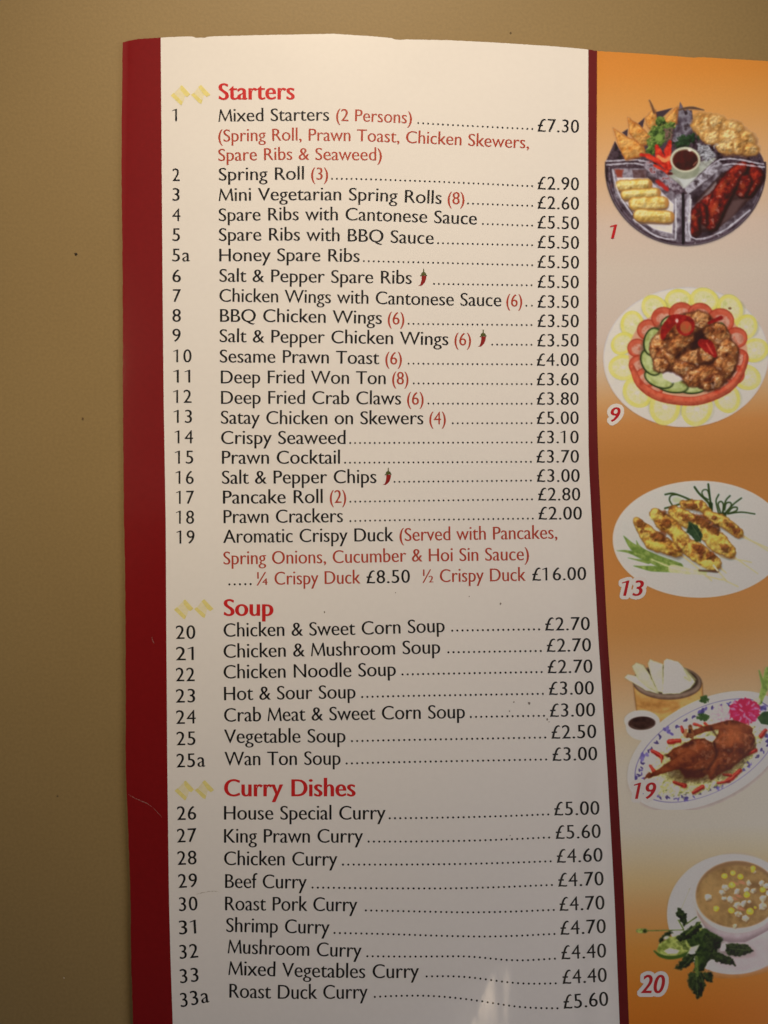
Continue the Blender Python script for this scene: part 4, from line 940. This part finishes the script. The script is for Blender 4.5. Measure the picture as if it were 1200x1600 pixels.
for x, y, r in ((860, 344, 22), (925, 322, 20), (985, 350, 22), (918, 414, 24), (795, 598, 22), (912, 612, 24), (1058, 620, 28), (1035, 490, 24), (1158, 452, 22), (1085, 282, 20), (1080, 300, 14), (1100, 590, 10)):
    p.fill(p.ell(x + 2, y + 4, r, r * .95), (130, 86, 30), 6, alpha=.6)
    p.fill(p.ell(x, y, r, r * .92), [(190, 140, 22), (214, 170, 34), (226, 190, 60)], 5, 18, jit=4)
    p.fill(p.ell(x - 4, y - 5, r * .4, r * .3), (236, 212, 110), 6, alpha=.7)
# greens
DG2 = [(14, 20, 10), (26, 36, 16), (46, 60, 28), (20, 28, 12)]
LG = [(74, 92, 30), (112, 126, 50), (150, 158, 80), (56, 74, 24)]
p.fill(p.poly([(330, 920), (350, 870), (430, 820), (560, 800), (680, 740), (720, 800), (640, 900), (560, 960), (430, 985), (350, 960)]), LG, 6, 50, jit=10)
p.fill(p.poly([(385, 930), (430, 905), (510, 925), (490, 950), (420, 952)]), (190, 184, 140), 7)
p.fill(p.line([(312, 930), (360, 966), (440, 982), (540, 962), (650, 890)], [6, 12, 14, 12, 8]), (52, 84, 24), 5)
p.fill(p.poly([(560, 840), (700, 750), (830, 820), (800, 960), (720, 1020), (700, 1090), (615, 1090), (640, 960)]), [(30, 46, 18), (50, 70, 28), (20, 32, 12)], 6, 40, jit=10, emboss=.5)
p.fill(p.poly([(600, 900), (665, 880), (640, 930), (560, 965)]), (196, 188, 160), 6, alpha=.8)
p.fill(p.poly([(820, 880), (880, 860), (885, 930), (830, 930)]), (168, 146, 150), 8)
for q in ([(480, 630), (495, 586), (530, 620), (572, 632), (560, 680), (575, 720), (545, 738), (515, 700)], [(345, 850), (370, 810), (430, 765), (460, 790), (420, 820), (360, 866)], [(465, 1070), (510, 1010), (560, 960), (640, 950), (620, 1010), (570, 1060), (520, 1080)], [(575, 1110), (640, 1085), (700, 1110), (712, 1200), (690, 1270), (650, 1298), (600, 1230), (575, 1180)], [(695, 1095), (740, 1085), (775, 1110), (765, 1170), (720, 1180)], [(870, 880), (960, 870), (1040, 880), (1085, 930), (1000, 970), (880, 960)], [(735, 990), (760, 930), (860, 960), (925, 990), (948, 1045), (840, 1030)], [(540, 780), (660, 700), (690, 740), (600, 830), (510, 850), (480, 820)], [(700, 800), (840, 830), (830, 900), (740, 940)]):
    p.fill(p.poly(q), DG2, 6, 26, jit=16, jscale=20, emboss=.8)
for pts, w in (([(180, 772), (240, 772)], [10, 18]), ([(240, 772), (420, 768), (540, 765)], [4, 4, 5]), ([(500, 690), (540, 760)], 6), ([(560, 720), (640, 665)], 6), ([(560, 800), (670, 705)], 6), ([(640, 980), (645, 1120)], 12)):
    p.fill(p.line(pts, w), [(60, 80, 30), (90, 110, 44), (40, 56, 20)], 4, 20)
p.fill(p.ell(208, 772, 34, 18), LG, 5, 20); p.fill(p.ell(236, 774, 14, 14), (40, 46, 20), 5)
for x, y in ((470, 800), (405, 825)): p.fill(p.ell(x, y, 22, 12, -20), (176, 168, 140), 6)
for pts in ([(640, 1100), (650, 1280)], [(660, 1090), (700, 1180)], [(520, 1070), (620, 970)], [(900, 910), (1060, 925)]): p.fill(p.line(pts, 2.5), (84, 100, 56), 4, alpha=.6)
pic20 = p.build('printed picture of sweetcorn soup in a white bowl with parsley')
halo_number(pic20, '20', 1001, 1039.3, 1551.8, 28.4, 5.4)

# ------------------------------------------------------------------ wear on the sheet
def mark(name, pts, w, mat, lift=0.00005, seed=0, label=None):
    rr = random.Random(seed); V = []; T = []
    n = 26; xs = np.array([q[0] for q in pts], float); ys = np.array([q[1] for q in pts], float)
    tt = np.linspace(0, len(pts) - 1, n)
    X = np.interp(tt, range(len(pts)), xs); Y = np.interp(tt, range(len(pts)), ys)
    dx = np.gradient(X); dy = np.gradient(Y); L = np.maximum(np.hypot(dx, dy), 1e-6)
    for i in range(n):
        k = w * rr.uniform(.1, 1) * math.sin(math.pi * (i + .6) / (n + .2)) ** .5; j = rr.uniform(-.4, .4)
        V.append((X[i] - dy[i] / L[i] * (k + j), Y[i] + dx[i] / L[i] * (k + j))); V.append((X[i] + dy[i] / L[i] * (k - j), Y[i] - dx[i] / L[i] * (k - j)))
    for i in range(n - 1):
        T += [(2 * i, 2 * i + 1, 2 * i + 3), (2 * i, 2 * i + 3, 2 * i + 2)]
    V = np.array(V)
    return link(name, where_seen(V[:, 0], V[:, 1], lift), T, mat, menu, True, None, label)
mark('scuff_mark', [(200, 1241), (212, 1248), (228, 1254), (238, 1261)], 0.55, M_WEAR, seed=1)
mark('scuff_mark', [(219, 1251.5), (231, 1255.5)], 0.6, M_WEAR, seed=2)
mark('scuff_mark', [(238, 1261), (246, 1269), (253, 1277)], 0.35, M_WEAR, seed=3)
mark('scuff_mark', [(237, 995), (238.2, 1000), (241, 1006)], 0.6, M_WEAR, seed=4)
mark('crease_mark', [(306, 1397), (322, 1394), (334, 1392), (343, 1394)], 0.7, M_CREASE, seed=5)
for x, y, r, sd in ((507, 956.5, 1.5, 1), (782, 943.5, 1.5, 2), (827, 1099, 2.2, 3), (803, 1097, 1.2, 4), (796, 1111, 1.0, 5), (855, 1124, 1.6, 6), (733, 932, 1.0, 7), (858, 1128, 1.0, 8), (618, 926, 1.0, 9), (797, 1305.5, 0.9, 10)):
    rr = random.Random(sd); k = 9
    flat_print('smudge', [(x + r * rr.uniform(.5, 1.2) * math.cos(a * 2 * math.pi / k), y + 1.3 * r * rr.uniform(.5, 1.2) * math.sin(a * 2 * math.pi / k)) for a in range(k)], M_SMUDGE)

# ------------------------------------------------------------------ crumbs on the tabletop
def crumb(px, py, r, c, label, seed):
    import bmesh
    bm = bmesh.new(); bmesh.ops.create_icosphere(bm, subdivisions=2, radius=r)
    rr = random.Random(seed)
    for v in bm.verts:
        v.co *= rr.uniform(.75, 1.2); v.co.z *= .6; v.co.x *= 1.2
    me = bpy.data.meshes.new('crumb'); bm.to_mesh(me); bm.free()
    o = bpy.data.objects.new('crumb', me); col.objects.link(o)
    q = where_seen(np.array([px]), np.array([py]), flat=r * .45)[0]; o.location = q
    o.rotation_euler = (0, 0, rr.uniform(0, 3)); me.materials.append(ink('crumb_%d' % seed, c, .7, .2))
    o['label'] = label; o['category'] = 'crumb'; o['group'] = 'crumbs and specks on the tabletop'
crumb(118.5, 396.5, 0.00026, (0.05, 0.03, 0.012), 'dark brown crumb on the beige tabletop left of the menu, the largest and darkest speck', 1)
crumb(129, 654, 0.00020, (0.14, 0.08, 0.03), 'small brown crumb on the tabletop beside the middle of the red border', 2)
crumb(90, 1244, 0.00017, (0.12, 0.08, 0.035), 'tiny brown speck on the tabletop near the lower left', 3)
crumb(100, 1528, 0.00013, (0.55, 0.48, 0.36), 'tiny pale fleck on the dark lower left corner of the tabletop', 4)
crumb(798, 51, 0.00017, (0.14, 0.09, 0.04), 'tiny brown speck on the tabletop just above the top edge of the menu', 5)
